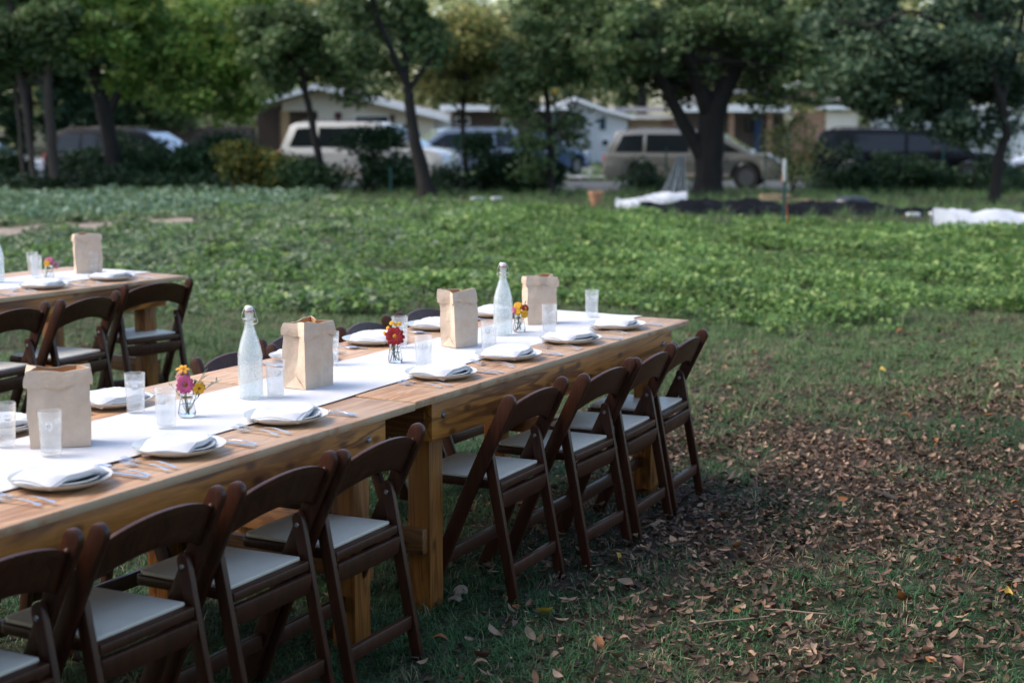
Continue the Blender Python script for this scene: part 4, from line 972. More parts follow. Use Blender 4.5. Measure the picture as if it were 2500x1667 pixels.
# --- white house at the far right
h = HB('white house at the far right behind dark car and trees', 69, 2320)
h.roof('roof', [(2060, 262), (2140, 222), (2420, 226), (2620, 262)], .0, 8, SHING, .12); h.box('fascia', FASC, 2090, 2620, 257, 267, -.4, 0)
h.box('wall', WHITEW, 2110, 2610, 267, 400, 0, .2, ground=True)
h.window(2180, 2196, 276, 320); h.window(2208, 2222, 276, 320); h.box('door', DKWD, 2290, 2320, 282, 400, -.05, 0, ground=True); h.window(2440, 2470, 290, 330)
# --- board fence by the left house
f = thing('board_fence', 'brown vertical board fence left of the cream house', 'fence', (*xy(60, LAT(525, 60)), ground_at(60, LAT(525, 60))), STREET)
pk = MB().box((-.065, -.012, 0), (.065, .012, 1.72)).mesh('plank', FENC, 30, bevel=.004)
x0 = LAT(408, 60)-LAT(525, 60); x1 = LAT(640, 60)-LAT(525, 60); k = 0
while x0 < x1:
    o = obj('plank', pk, f, (x0, random.uniform(-.004, .004), random.uniform(-.05, .03))); x0 += .14
for zz in (.4, 1.3): obj('rail', MB().box((LAT(408, 60)-LAT(525, 60), .014, zz), (x1, .05, zz+.09)).mesh('rail', FENC, 30), f)

# ------------------------------------------------------------------ cars
def paint(name, c, r=.25):
    m = mat(name, c, r, .04, 3, metal=.0, spec=.6); m.node_tree.nodes['Principled BSDF'].inputs['Coat Weight'].default_value = .8; return m
TYRE = mat('tyre_rubber', (.02, .02, .02), .9, .2, 30); RIM = mat('alloy_rim', (.16, .16, .165), .4, .1, metal=.8); CGLASS = mat('car_window_glass', (.012, .016, .019), .06, .1, spec=.35); BLACKP = mat('black_plastic_trim', (.02, .02, .02), .6, .1)
LAMPR = mat('red_tail_lamp', (.45, .02, .015), .25, .1); LAMPW = mat('clear_head_lamp', (.6, .62, .65), .15, .1)
def car(name, label, px, D, length, pm, kind, flip=1, cat='car', rz=0, lower=None, z=None, hs=1):
    """side-on vehicle. Local x = travel direction, front at +x."""
    l = LAT(px, D); x, y = xy(D, l); t = thing(name, label, cat, (x, y, (ground_at(D, l) if z is None else z)+.012), STREET+(0 if flip > 0 else math.pi)+rz, 'parked cars along the street')
    t.scale = (1, 1, hs)
    L2 = length/2; W = .92 if kind != 'sedan' else .88
    if kind == 'suv':
        H, belt, hood, rr = 1.68, 1.00, 1.06, .37; fa, ra = L2*.62, -L2*.56
        low = [(-L2, .45), (-L2+.03, .95), (-L2+.10, belt), (L2*.58, belt+.02), (L2*.70, hood-.02), (L2*.84, hood-.06), (L2*.94, .90), (L2*.985, .76), (L2, .50), (L2*.97, .32), (-L2*.98, .32)]
        top = [(-L2+.06, belt-.04), (-L2+.34, H-.09), (-L2+.50, H-.02), (-L2+.95, H+.015), (L2*.16, H), (L2*.27, H-.055), (L2*.70, belt-.02)]
        wins = [[(-L2+.36, belt+.06), (-L2+.56, H-.16), (-L2+1.15, H-.13), (-L2+1.15, belt+.06)], [(-L2+1.25, belt+.06), (-L2+1.25, H-.13), (-.08, H-.13), (-.08, belt+.06)], [(.02, belt+.06), (.02, H-.15), (L2*.24, H-.18), (L2*.56, belt+.07)]]
    elif kind == 'pickup':
        H, belt, hood, rr = 1.82, 1.12, 1.16, .39; fa, ra = L2*.62, -L2*.58
        low = [(-L2, .55), (-L2+.02, belt+.02), (L2*.40, belt), (L2*.50, hood), (L2*.88, 1.06), (L2*.98, .9), (L2, .55), (L2*.97, .40), (-L2*.98, .40)]
        top = [(-L2*.62, belt-.04), (-L2*.55, H-.05), (-L2*.5, H), (L2*.06, H), (L2*.14, H-.04), (L2*.44, belt)]
        wins = [[(-L2*.55, belt+.06), (-L2*.49, H-.14), (-L2*.28, H-.13), (-L2*.28, belt+.06)], [(-L2*.25, belt+.06), (-L2*.25, H-.13), (L2*.08, H-.14), (L2*.34, belt+.07)]]
    else:
        H, belt, hood, rr = 1.45, .92, .95, .33; fa, ra = L2*.62, -L2*.60
        low = [(-L2, .45), (-L2+.03, .85), (-L2+.15, belt+.06), (-L2*.58, belt+.05), (L2*.36, belt), (L2*.5, hood-.02), (L2*.86, .78), (L2*.97, .66), (L2, .42), (L2*.97, .26), (-L2*.98, .26)]
        top = [(-L2*.72, belt), (-L2*.38, H-.05), (-L2*.26, H), (L2*.02, H), (L2*.12, H-.04), (L2*.44, belt)]
        wins = [[(-L2*.56, belt+.06), (-L2*.34, H-.13), (-.22, H-.11), (-.22, belt+.06)], [(-.14, belt+.06), (-.14, H-.11), (L2*.08, H-.13), (L2*.34, belt+.07)]]
    # wheel arches cut in the lower outline
    zb = low[-1][1]; arch = []
    for cx in (fa, ra):
        arch.append([(cx+(rr+.07)*math.cos(a), rr+(rr+.07)*math.sin(a)) for a in [math.pi*i/12 for i in range(13)] if rr+(rr+.07)*math.sin(a) >= zb-.02])
    pts = low[:-2] + [low[-2]] + [(fa+rr+.07, zb)] + arch[0][0:] + [(fa-rr-.07, zb), (ra+rr+.07, zb)] + arch[1] + [(ra-rr-.07, zb), low[-1]]
    pts2 = []
    for p in pts:
        if not pts2 or (abs(p[0]-pts2[-1][0])+abs(p[1]-pts2[-1][1])) > .012: pts2.append(p)
    tp = lambda a, b: 1 - .06*max(0, (b-.7))/.4 - .05*max(0, (.5-b))
    body = obj('body', MB().prism(pts2, -W, W, 'y', tp).mesh('body', pm, 35, bevel=.035, bseg=2), t)
    tt = lambda a, b: .955 - .20*max(0, (b-belt))/(H-belt)
    obj('roof', MB().prism(top, -W, W, 'y', tt).mesh('roof', pm, 35, bevel=.03, bseg=2), t)
    for wpts in wins:
        for s in (-1, 1):
            V = [(a, s*(W*tt(a, b)+.006), b) for a, b in wpts]; V2 = [(a, s*(W*tt(a, b)-.03), b) for a, b in wpts]; n = len(V)
            obj('side_window', MB().add(V+V2, [tuple(range(n)), tuple(range(2*n-1, n-1, -1))]+[(i, (i+1) % n, (i+1) % n+n, i+n) for i in range(n)]).mesh('side_window', CGLASS, 30), t)
    # windscreen and rear window
    SCRN = mat('windscreen_glass', (.10, .13, .16), .05, .1, spec=1); SCRN.node_tree.nodes['Principled BSDF'].inputs['Coat Weight'].default_value = 1; SCRN.node_tree.nodes['Principled BSDF'].inputs['IOR'].default_value = 1.8
    for nm, (a, b) in (('windscreen', (top[-1], top[-2])), ('rear_window', (top[0], top[1]))):
        A, B = Vector((a[0], a[1])), Vector((b[0], b[1])); n = Vector((-(B-A).y, (B-A).x)).normalized(); 
        if (n.x > 0) != (nm == 'windscreen'): n = -n
        A2, B2 = A.lerp(B, .12)+n*.012, A.lerp(B, .93)+n*.012; V = []
        for P_ in (A2, B2): 
            for s in (-1, 1): V.append((P_.x, s*(W*tt(P_.x, P_.y)-.09), P_.y))
        V += [(v[0]-n.x*.03, v[1], v[2]-n.y*.03) for v in V]
        obj(nm, MB().add(V, [(0, 1, 3, 2), (4, 6, 7, 5), (0, 2, 6, 4), (1, 5, 7, 3), (0, 4, 5, 1), (2, 3, 7, 6)]).mesh(nm, SCRN, 30), t)
    ty = MB().lathe([(rr*.62, -.11), (rr*.94, -.11), (rr, -.085), (rr, .085), (rr*.94, .11), (rr*.62, .11)], 28, Matrix.Rotation(math.pi/2, 4, 'X'), True).mesh('tyre', TYRE, 40)
    rb = MB().lathe([(0, -.06), (rr*.2, -.075), (rr*.3, -.05), (rr*.58, -.07), (rr*.63, -.10), (rr*.63, .1), (0, .1)], 20, Matrix.Rotation(math.pi/2, 4, 'X'))
    rim = rb.mesh('rim', RIM, 40)
    for cx in (fa, ra):
        for s in (-1, 1):
            w = obj('wheel', ty, t, (cx, s*(W-.13), rr), (0, 0, 0 if s > 0 else math.pi)); obj('rim', rim, w, (0, 0, 0), (0, 0, math.pi))
    for s in (-1, 1):
        obj('head_lamp', MB().box((L2*.90, s*W*.9-.16*(s > 0), .66), (L2*.985, s*W*.9+.16*(s < 0), .84)).mesh('head_lamp', LAMPW, 30, bevel=.02), t)
        obj('tail_lamp', MB().box((-L2-.012, s*W*.93-.14*(s > 0), belt-.30), (-L2+.10, s*W*.93+.14*(s < 0), belt-.02)).mesh('tail_lamp', LAMPR, 30, bevel=.015), t)
        obj('mirror', MB().box((L2*.27, s*(W+.02)-.02, belt+.04), (L2*.33, s*(W+.16), belt+.2)).mesh('mirror', BLACKP, 30, bevel=.02), t)
    obj('bumper', MB().box((L2*.95, -W*.88, .36), (L2+.05, W*.88, .56)).mesh('bumper', lower or pm, 30, bevel=.04), t)
    obj('bumper', MB().box((-L2-.05, -W*.88, .38), (-L2*.95, W*.88, .58)).mesh('bumper', lower or pm, 30, bevel=.04), t)
    for s in (-1, 1):
        for xx in ([-L2*.52+.0, -.03, L2*.40] if kind == 'suv' else [-.18, L2*.38]):
            obj('door_seam', MB().box((xx-.006, s*(W*.985)-.012, .42), (xx+.006, s*(W*.985)+.012, belt-.03)).mesh('door_seam', BLACKP, 0), t)
        for xx in (-.28, L2*.27-.55): obj('door_handle', MB().box((xx-.09, s*(W*.99)-.01, belt-.13), (xx+.09, s*(W*.99)+.022, belt-.095)).mesh('door_handle', RIM, 30, bevel=.008), t)
    if kind == 'suv':
        for s in (-1, 1): obj('roof_rail', MB().tube([(-L2+.6, s*W*.68, H-.01), (-L2+.75, s*W*.68, H+.055), (L2*.0, s*W*.68, H+.05), (L2*.06, s*W*.68, H-.01)], .018, 6).mesh('roof_rail', BLACKP, 60), t)
    if lower:
        for s in (-1, 1): obj('sill_trim', MB().box((ra+rr+.1, s*(W*.985)-.03, .33), (fa-rr-.1, s*(W*.985)+.03, .46)).mesh('sill_trim', lower, 30, bevel=.01), t)
    return t
SILV = paint('champagne_paint', (.15, .148, .13)); SILV2 = paint('silver_beige_paint', (.56, .56, .54)); BLK = paint('black_paint', (.006, .007, .009), .22); BLK.node_tree.nodes['Principled BSDF'].inputs['Coat Weight'].default_value = .0; BLK.node_tree.nodes['Principled BSDF'].inputs['Specular IOR Level'].default_value = .12; BLU = paint('blue_paint', (.03, .075, .19)); GRY = paint('grey_paint', (.20, .23, .27)); WHT = paint('white_paint', (.60, .62, .66)); TAN = paint('lower_tan_paint', (.24, .20, .15), .4)
car('parked_car', 'champagne suv parked behind the oak trunk', 1690, 46.3, 5.1, SILV, 'suv', lower=TAN, rz=R_(-15))
car('parked_car', 'black suv behind vine covered fence at the right', 2200, 46.4, 5.6, BLK, 'suv', rz=R_(-15))
car('parked_car', 'large silver beige suv parked in front of the cream house', 910, 46.8, 5.1, SILV2, 'suv', lower=TAN, hs=1.13, rz=R_(-15))
car('parked_car', 'grey suv parked behind the white car bonnet in the middle', 1115, 53.2, 4.6, GRY, 'suv', -1, z=-.50, rz=R_(18))
car('parked_car', 'blue sedan with red tail lamp in the middle', 1305, 56, 4.4, BLU, 'sedan', 1, z=-.50, rz=R_(52))
car('parked_car', 'dark suv half hidden by bushes at the left', 345, 47.0, 5.0, BLK, 'suv', 1, rz=R_(-15))
car('parked_car', 'pale blue white car at the left border', -30, 48, 4.5, WHT, 'sedan', 1)
car('parked_car', 'white car at the right border', 2575, 46.0, 4.6, WHT, 'sedan', -1)

# ------------------------------------------------------------------ trees
BARKG = mat('tree_bark', (.028, .022, .018), .95, .5, 6, bump=1, bscale=18, stretch=(1, 1, .25)); BARKL = mat('paler_tree_bark', (.075, .058, .046), .95, .4, 6, bump=1, bscale=18, stretch=(1, 1, .25))
LF_DARK = leaf_mat('oak_leaves', [(0.043, 0.09, 0.034), (0.082, 0.144, 0.048), (0.125, 0.184, 0.066), (0.208, 0.236, 0.109)], .28, vary=.35)
LF_YEL = leaf_mat('yellow_green_leaves', [(0.066, 0.154, 0.031), (0.121, 0.242, 0.044), (0.198, 0.308, 0.066), (0.352, 0.374, 0.088)], .38, vary=.4)
LF_OLIV = leaf_mat('olive_leaves', [(0.11, 0.152, 0.05), (0.193, 0.236, 0.078), (0.332, 0.332, 0.124), (0.525, 0.443, 0.166)], .4, vary=.35)
LF_TEAL = leaf_mat('blue_green_leaves', [(.030, .058, .032), (.05, .092, .05), (.085, .14, .075), (.16, .21, .12)] or [(0.016, 0.046, 0.035), (0.03, 0.074, 0.057), (0.054, 0.115, 0.088), (0.095, 0.162, 0.128)], .25, vary=.35)
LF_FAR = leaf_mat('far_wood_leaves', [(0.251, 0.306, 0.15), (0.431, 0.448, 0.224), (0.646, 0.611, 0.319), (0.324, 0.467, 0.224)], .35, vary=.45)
LF_BUSH = leaf_mat('bush_leaves', [(0.014, 0.038, 0.017), (0.026, 0.06, 0.022), (0.042, 0.084, 0.03)], .25, vary=.4)
LF_BUSHY = leaf_mat('yellowing_bush_leaves', [(0.032, 0.064, 0.014), (0.064, 0.097, 0.02), (0.121, 0.129, 0.024), (0.21, 0.161, 0.024)], .35, vary=.4)
def crown_arrays(blobs, n, size, seed, lumps=9, jag=.25, lrs=1.0):
    """blobs: (centre vec, rx, ry, rz) relative to the tree. Leaves gather in lumps spread through every blob."""
    g = np.random.default_rng(seed); Vs = []
    vol = np.array([b[1]*b[3] for b in blobs]); vol = vol/vol.sum()
    for (c, rx, ry, rz), w in zip(blobs, vol):
        k = max(30, int(n*w)); nl = max(6, int(lumps*rx*rz*1.5)); u = g.normal(size=(nl, 3)); u /= np.linalg.norm(u, axis=1, keepdims=True); u *= (g.random((nl, 1))**.45)
        lc = u*np.array([rx, ry, rz])*(1+jag*(g.random((nl, 1))-.5)); lr = (.24+.36*g.random(nl))*lrs; pick = g.integers(0, nl, k)
        d = g.normal(size=(k, 3)); d /= np.linalg.norm(d, axis=1, keepdims=True); rr = (g.random((k, 1))**.5)
        p = lc[pick] + d*rr*lr[pick][:, None]*np.array([1.25, 1.25, .75]) ; p[:, 2] -= .10*(rr[:, 0]**2)
        Vs.append(p+np.array(c))
    P = np.concatenate(Vs); n = len(P)
    a = g.normal(size=(n, 3)); a[:, 2] *= .6; a /= np.linalg.norm(a, axis=1, keepdims=True); b = np.cross(a, g.normal(size=(n, 3))); b /= np.linalg.norm(b, axis=1, keepdims=True)
    s = size*(.55+.9*g.random((n, 1))); a, b = a*s, b*s*.45
    V = np.stack([P-a, P-b, P+a, P+b], 1).reshape(-1, 3); F = np.arange(n*4).reshape(-1, 4)
    return V, F
STC, STS = math.cos(STREET), math.sin(STREET)
def tree(name, label, base, D, trunks, blobs, lm, n, size=.11, bark=BARKG, seed=1, cat='tree', group='trees between the field and the street', sides=(.9,), lumps=9, twigs=10):
    """trunks: list of ([(px,py,ddepth)...], r0, r1); blobs: (px,py,rpx,rpz,ddepth). Everything is measured at distance D and built there in 3-D."""
    l0 = LAT(base, D); x, y = xy(D, l0); gz = ground_at(D, l0); t = thing(name, label, cat, (x, y, gz), STREET, group)
    def loc(px, py, dd=0): return Vector((LAT(px, D+dd)-l0, dd, HZ(py, D+dd)-gz))
    q = random.Random(seed); k = D/FPX; tb = MB(); ends = []
    for pts, r0, r1 in trunks:
        P = [loc(*p) for p in pts]
        if P[0].z < .35: P[0].z = -.1
        S = []
        for i in range(len(P)-1):
            for s in range(4): S.append(P[i].lerp(P[i+1], s/4) + Vector((q.gauss(0, .012), q.gauss(0, .02), 0))*(0 if i+s == 0 else 1))
        S.append(P[-1]); m = len(S); R = [r0+(r1-r0)*i/(m-1) for i in range(m)]
        if P[0].z < 0: R[0] *= 1.55; R[1] *= 1.15
        tb.tube(S, R, 10); ends.append((S, r1))
    B = [(loc(b[0], b[1], b[4]), b[2]*k, max(b[2]*k*.85, .5), b[3]*k) for b in blobs]
    for i in range(twigs):
        S, r1 = ends[q.randrange(len(ends))]; s = S[int(len(S)*q.uniform(.45, .98))]; b = B[q.randrange(len(B))]
        e = b[0]+Vector((q.uniform(-.6, .6)*b[1], q.uniform(-.6, .6)*b[2], q.uniform(-.6, .3)*b[3])); mid = s.lerp(e, .5)+Vector((q.gauss(0, .15), q.gauss(0, .15), .15))
        tb.tube([s, mid, e], [max(.02, r1*.7), max(.014, r1*.45), .01], 5)
    obj('trunk', tb.mesh('trunk', bark, 60), t)
    V, F = crown_arrays([(tuple(b[0]), b[1], b[2], b[3]) for b in B], n, size, seed, lumps)
    obj('crown', rawmesh('crown', V, F, lm), t)
    return t
T = tree
T('oak_tree', 'large dark oak with forked trunk before the champagne suv', 1722, 40,
  [([(1722, 472, 0), (1722, 400, 0), (1728, 300, 0), (1738, 250, 0)], .37, .31), ([(1738, 255, 0), (1790, 150, .3), (1850, 20, .8), (1900, -160, 1.5)], .26, .12), ([(1722, 285, 0), (1680, 180, -.4), (1660, 40, -1)], .20, .10),
   ([(1706, 385, 0), (1660, 300, -.1), (1615, 215, -.3), (1560, 110, -.8), (1480, 10, -1.2)], .20, .08), ([(1600, 190, -.3), (1520, 130, -.6), (1430, 110, -.8)], .09, .04), ([(1790, 160, .3), (1890, 110, 0), (2010, 130, -.5)], .11, .04)],
  [(1560, 60, 170, 130, -.5), (1720, 40, 180, 150, 0), (1880, 60, 170, 140, .5), (1470, 120, 120, 100, -1), (1640, 170, 110, 60, .8), (1800, 175, 100, 60, 1), (1960, 150, 100, 90, -.5), (1400, 20, 120, 130, .5), (1560, 205, 90, 40, 0), (1680, 215, 60, 40, 1.2), (1890, 235, 60, 40, .6)], LF_DARK, 30000, .085, seed=3, twigs=22)
T('blue_green_tree', 'blue green tree with drooping crown at the upper right', 2425, 35,
  [([(2412, 480, 0), (2415, 400, 0), (2435, 330, 0), (2420, 250, 0), (2385, 150, 0), (2340, 0, 0)], .12, .07), ([(2420, 250, 0), (2450, 120, .4), (2480, -80, .6)], .07, .04), ([(2390, 160, 0), (2280, 60, -.2), (2190, 25, -.3)], .05, .02), ([(2185, 28, -.9), (2150, 45, -.9), (2110, 62, -.9)], .035, .02)],
  [(2120, 100, 150, 120, 0), (2280, 120, 150, 130, 0), (2400, 110, 130, 140, .5), (2170, 220, 110, 80, .3), (2300, 235, 110, 80, 0), (2060, 190, 80, 70, .5), (2240, 295, 90, 50, .4), (2380, 250, 80, 60, .7), (2050, 20, 110, 110, 1), (2320, 320, 60, 35, .2), (2460, 200, 70, 60, 1)], LF_TEAL, 34000, .078, seed=4, twigs=20)
T('slender_tree', 'leaning slender tree forked in a v before the white bonnet', 1045, 39,
  [([(1048, 462, 0), (1030, 400, 0), (1014, 330, 0), (1004, 245, 0), (998, 200, 0)], .19, .105), ([(998, 205, 0), (965, 130, -.1), (930, 40, -.2), (905, -60, -.3), (890, -200, -.4)], .085, .04), ([(1000, 205, 0), (992, 110, .2), (985, 20, .3), (985, -150, .4)], .085, .045)],
  [(890, 20, 90, 50, 0), (1010, 0, 110, 45, .3), (1030, 60, 90, 50, .5), (880, 110, 80, 50, -.6), (1060, 110, 70, 50, .4), (1120, -60, 120, 60, 0), (950, 160, 60, 40, .8)], LF_DARK, 12500, .08, seed=5, lumps=8, twigs=14)
T('olive_tree', 'small olive coloured tree with thin trunk in the middle', 1138, 41,
  [([(1142, 450, 0), (1138, 370, 0), (1132, 300, 0), (1136, 200, 0), (1150, 90, 0)], .075, .035)],
  [(1130, 150, 110, 80, 0), (1210, 110, 100, 80, .3), (1130, 215, 80, 35, 0), (1080, 110, 60, 60, .5), (1220, 200, 80, 60, 0), (1130, 70, 90, 40, 0)], LF_OLIV, 15000, .085, seed=6, twigs=12)
T('dark_tree', 'dark leafy tree at the street sign in the middle', 1345, 40,
  [([(1345, 462, 0), (1343, 380, 0), (1338, 300, 0), (1332, 230, 0), (1320, 130, 0), (1330, 0, 0)], .10, .05), ([(1338, 300, 0), (1300, 250, .1), (1262, 235, .1)], .04, .02), ([(1341, 330, 0), (1380, 280, .2), (1400, 262, .3)], .04, .02)],
  [(1290, 180, 90, 55, 0), (1370, 150, 90, 65, .4), (1300, 110, 110, 70, 0), (1430, 170, 70, 55, 0), (1260, 262, 50, 22, 0), (1360, 40, 140, 70, .5), (1300, 330, 40, 40, 0), (1385, 330, 26, 36, .2), (1395, 290, 26, 26, .2), (1310, 410, 40, 40, 0)], LF_DARK, 14000, .08, seed=7, twigs=16)
T('thin_tree', 'thin dark leaning trunk in front of the pickup', 780, 41,
  [([(792, 425, 0), (780, 350, 0), (762, 250, 0), (752, 190, 0), (740, 90, 0), (720, -60, 0)], .105, .05)],
  [(700, 100, 100, 70, 0), (780, 60, 110, 80, 0), (830, 130, 80, 50, .5), (690, 170, 60, 40, 0), (860, 190, 60, 24, .2), (900, 60, 70, 60, .5), (790, 175, 50, 30, .4), (640, 60, 60, 70, .5), (880, 232, 50, 14, .4)], LF_DARK, 15500, .08, seed=8, twigs=12)
T('hanging_tree', 'yellow green tree with hanging foliage at upper left', 290, 43,
  [([(292, 425, 0), (285, 330, 0), (270, 250, 0), (250, 160, 0), (235, 60, 0), (200, -100, 0)], .24, .13), ([(285, 275, 0), (330, 190, 0), (370, 100, 0), (420, -60, 0)], .12, .07), ([(250, 170, 0), (180, 100, 0), (130, 20, 0)], .09, .05)],
  [(380, 70, 140, 100, 0), (520, 90, 130, 110, 0), (430, 170, 110, 70, .4), (560, 190, 90, 70, 0), (300, 60, 110, 90, -.5), (500, 230, 70, 40, 0), (590, 250, 60, 34, .2), (330, 190, 60, 40, .5), (620, 60, 60, 90, .3), (240, 10, 100, 80, 0)], LF_YEL, 36000, .085, seed=9, twigs=18)
T('dark_tree', 'dark tree with three straight trunks at the left', 110, 42,
  [([(100, 428, 0), (92, 330, 0), (82, 230, 0), (70, 140, 0), (60, 0, 0)], .085, .07), ([(150, 432, 0), (146, 330, 0), (142, 220, 0), (150, 120, 0), (160, -40, 0)], .15, .11), ([(76, 426, .3), (72, 330, .3), (64, 220, .3), (50, 100, .3)], .06, .05)],
  [(60, 60, 130, 100, 0), (180, 40, 110, 100, 0), (110, 120, 120, 40, .3), (0, 150, 70, 60, 0), (-100, 60, 130, 130, 0), (200, 130, 60, 40, .3)], LF_DARK, 26000, .085, bark=BARKL, seed=10, twigs=14)
# smaller growth before the cars
def bush(name, label, px, D, blobs, lm, n, size=.07, seed=1, stems=6, trunk=None, group='bushes along the fence line'):
    l0 = LAT(px, D); x, y = xy(D, l0); gz = ground_at(D, l0); t = thing(name, label, 'bush', (x, y, gz), STREET, group); q = random.Random(seed); k = D/FPX
    B = [((LAT(b[0], D)-l0, 0, HZ(b[1], D)-gz), b[2]*k, max(.3, b[2]*k*.6), b[3]*k) for b in blobs]
    sb = MB()
    for i in range(stems):
        b = B[q.randrange(len(B))]; e = Vector(b[0])+Vector((q.uniform(-.6, .6)*b[1], q.uniform(-.5, .5)*b[2], .3*b[3])); s = Vector((e.x*.7, 0, -.05)) if not trunk else Vector((0, 0, -.05)); sb.tube([s, s.lerp(e, .5)+Vector((q.gauss(0, .05), 0, .1)), e], [.022, .015, .006], 5)
    obj('stems', sb.mesh('stems', BARKG, 60), t); V, F = crown_arrays(B, n, size, seed, 14)
    V[:, 2] = np.maximum(V[:, 2], .01); obj('foliage', rawmesh('foliage', V, F, lm), t)
bush('bush', 'yellowing green bush left of the silver suv', 650, 41, [(620, 400, 55, 45), (690, 395, 60, 48), (650, 430, 80, 24), (600, 370, 40, 24)], LF_BUSHY, 6500, .07, 21)
bush('bush', 'dark rounded bush at the right of the yellowing bush', 780, 40.5, [(765, 425, 45, 26), (800, 432, 38, 22), (730, 400, 30, 30)], LF_BUSH, 3500, .06, 22)
bush('bush', 'dark bush between the dark suv and the yellowing bush', 540, 43, [(540, 345, 50, 34), (590, 350, 30, 40), (500, 390, 60, 40), (560, 400, 50, 40)], LF_BUSH, 5500, .07, 23)
bush('bush', 'dark tangled bush in front of the dark suv', 350, 43.5, [(250, 395, 60, 30), (340, 388, 60, 34), (430, 385, 50, 36), (300, 410, 90, 22), (400, 410, 90, 22), (470, 385, 40, 36), (310, 345, 16, 24)], LF_BUSH, 6500, .07, 24)
bush('bush', 'dark bush at the left border behind the trunks', 20, 43.5, [(15, 395, 60, 30), (60, 400, 50, 26), (200, 400, 40, 26)], LF_BUSH, 3500, .07, 25)
bush('young_tree', 'flat topped sapling before the silver suv', 893, 41.5, [(900, 328, 55, 16), (945, 330, 40, 17), (860, 345, 25, 12), (930, 352, 55, 12), (905, 400, 16, 40)], LF_BUSH, 4200, .055, 26, trunk=1)
bush('bush', 'dark bush below the leaning slender tree', 965, 41.5, [(970, 395, 30, 20), (990, 425, 50, 24), (930, 420, 30, 22)], LF_BUSH, 3000, .06, 27)
bush('bush', 'leafy bush between the thin trunk and the blue sedan', 1175, 41, [(1170, 350, 30, 30), (1190, 390, 36, 40), (1100, 430, 40, 20), (1185, 440, 50, 18)], LF_BUSH, 4200, .06, 28)
bush('bush', 'dense dark bush at the foot of street sign', 1290, 41, [(1280, 390, 45, 46), (1330, 420, 36, 34), (1290, 440, 60, 18)], LF_BUSH, 6000, .06, 29)
bush('bush', 'small plants by the front wheel of champagne suv', 1560, 41.5, [(1540, 445, 40, 16), (1580, 415, 22, 30), (1600, 445, 30, 20)], LF_BUSH, 1600, .05, 30)
bush('bush', 'pink flecked sapling left of the black suv', 1925, 40.5, [(1905, 330, 26, 30), (1940, 300, 20, 20), (1885, 360, 20, 18), (1930, 400, 24, 40), (1960, 360, 20, 36)], LF_OLIV, 1700, .055, 31, trunk=1)
bush('vine_thicket', 'dark vines covering the fence in front of black suv', 2160, 42, [(2020, 435, 50, 34), (2100, 430, 60, 36), (2200, 430, 70, 38), (2290, 440, 60, 34), (2150, 452, 140, 24), (2350, 446, 60, 28), (2060, 375, 14, 22), (2150, 380, 16, 26)], LF_BUSH, 13000, .06, 32)
bush('vine_thicket', 'straggling twigs and leaves before the right white car', 2440, 41, [(2470, 440, 40, 30), (2380, 400, 30, 50), (2420, 460, 60, 20), (2330, 330, 30, 30), (2410, 340, 24, 40)], LF_BUSH, 2800, .055, 33)
# low dark undergrowth along the fence line
def undergrowth():
    g = random.Random(9); B = []
    for a_, b_, h_ in ((-120, 830, .55), (920, 1110, .3), (1200, 1335, .35), (1560, 1660, .2), (1975, 2560, .4)):
        px = a_
        while px < b_:
            D = g.uniform(41.8, 43.8); l = LAT(px, D); x, y = xy(D, l); hh = h_*g.uniform(.6, 1.2); B.append(((x, y, ground_at(D, l)+hh*.45), .5, .4, hh*.6)); px += 26
    V, F = crown_arrays(B, 24000, .06, 61, 14)
    tag(obj('undergrowth', rawmesh('undergrowth', V, F, LF_BUSH)), 'low dark weedy undergrowth along the fence line', 'undergrowth', kind='stuff')
undergrowth()
# far wood behind the houses
def far_wood():
    B = []; g = random.Random(77)
    for k in range(44):
        px = -600+k*84+g.uniform(-30, 30); D = g.uniform(84, 104); s = D/FPX
        l = LAT(px, D); top = g.uniform(-160, -60)
        if 860 < px < 1420: top = g.uniform(45, 95)
        pyc = top
        while pyc < 300:
            r = g.uniform(100, 150); x, y = xy(D, l+g.uniform(-2, 2)); B.append(((x, y, HZ(pyc, D)), r*s, r*s*.6, r*s*.75)); pyc += g.uniform(70, 100)
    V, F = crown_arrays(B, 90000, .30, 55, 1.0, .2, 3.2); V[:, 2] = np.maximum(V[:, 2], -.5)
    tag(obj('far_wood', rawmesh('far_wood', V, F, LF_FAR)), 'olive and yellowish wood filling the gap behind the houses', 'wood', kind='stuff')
far_wood()
def wood_behind():  # unseen ring of trees, added to darken faces turned toward the camera
    """the trees that close the garden off on the camera's own side and shed the leaf litter"""
    B = []; g = random.Random(5)
    for k in range(26):
        a = YAW+math.pi+R_(-88+k*6.6+g.uniform(-2, 2)); rr = g.uniform(15, 19); r = g.uniform(2.0, 3.0)
        for z in (1.5, 4.3, 7.0, 9.5): B.append(((CX+rr*math.cos(a), CY+rr*math.sin(a), z+g.uniform(-.5, .5)), r, r*.8, 1.9))
    V, F = crown_arrays(B, 26000, .28, 56, 1.0, .2, 2.6); V[:, 2] = np.maximum(V[:, 2], 0)
    tag(obj('shade_wood', rawmesh('shade_wood', V, F, LF_DARK)), 'dark belt of unseen trees added behind the viewer for shade', 'wood', kind='stuff')
wood_behind()
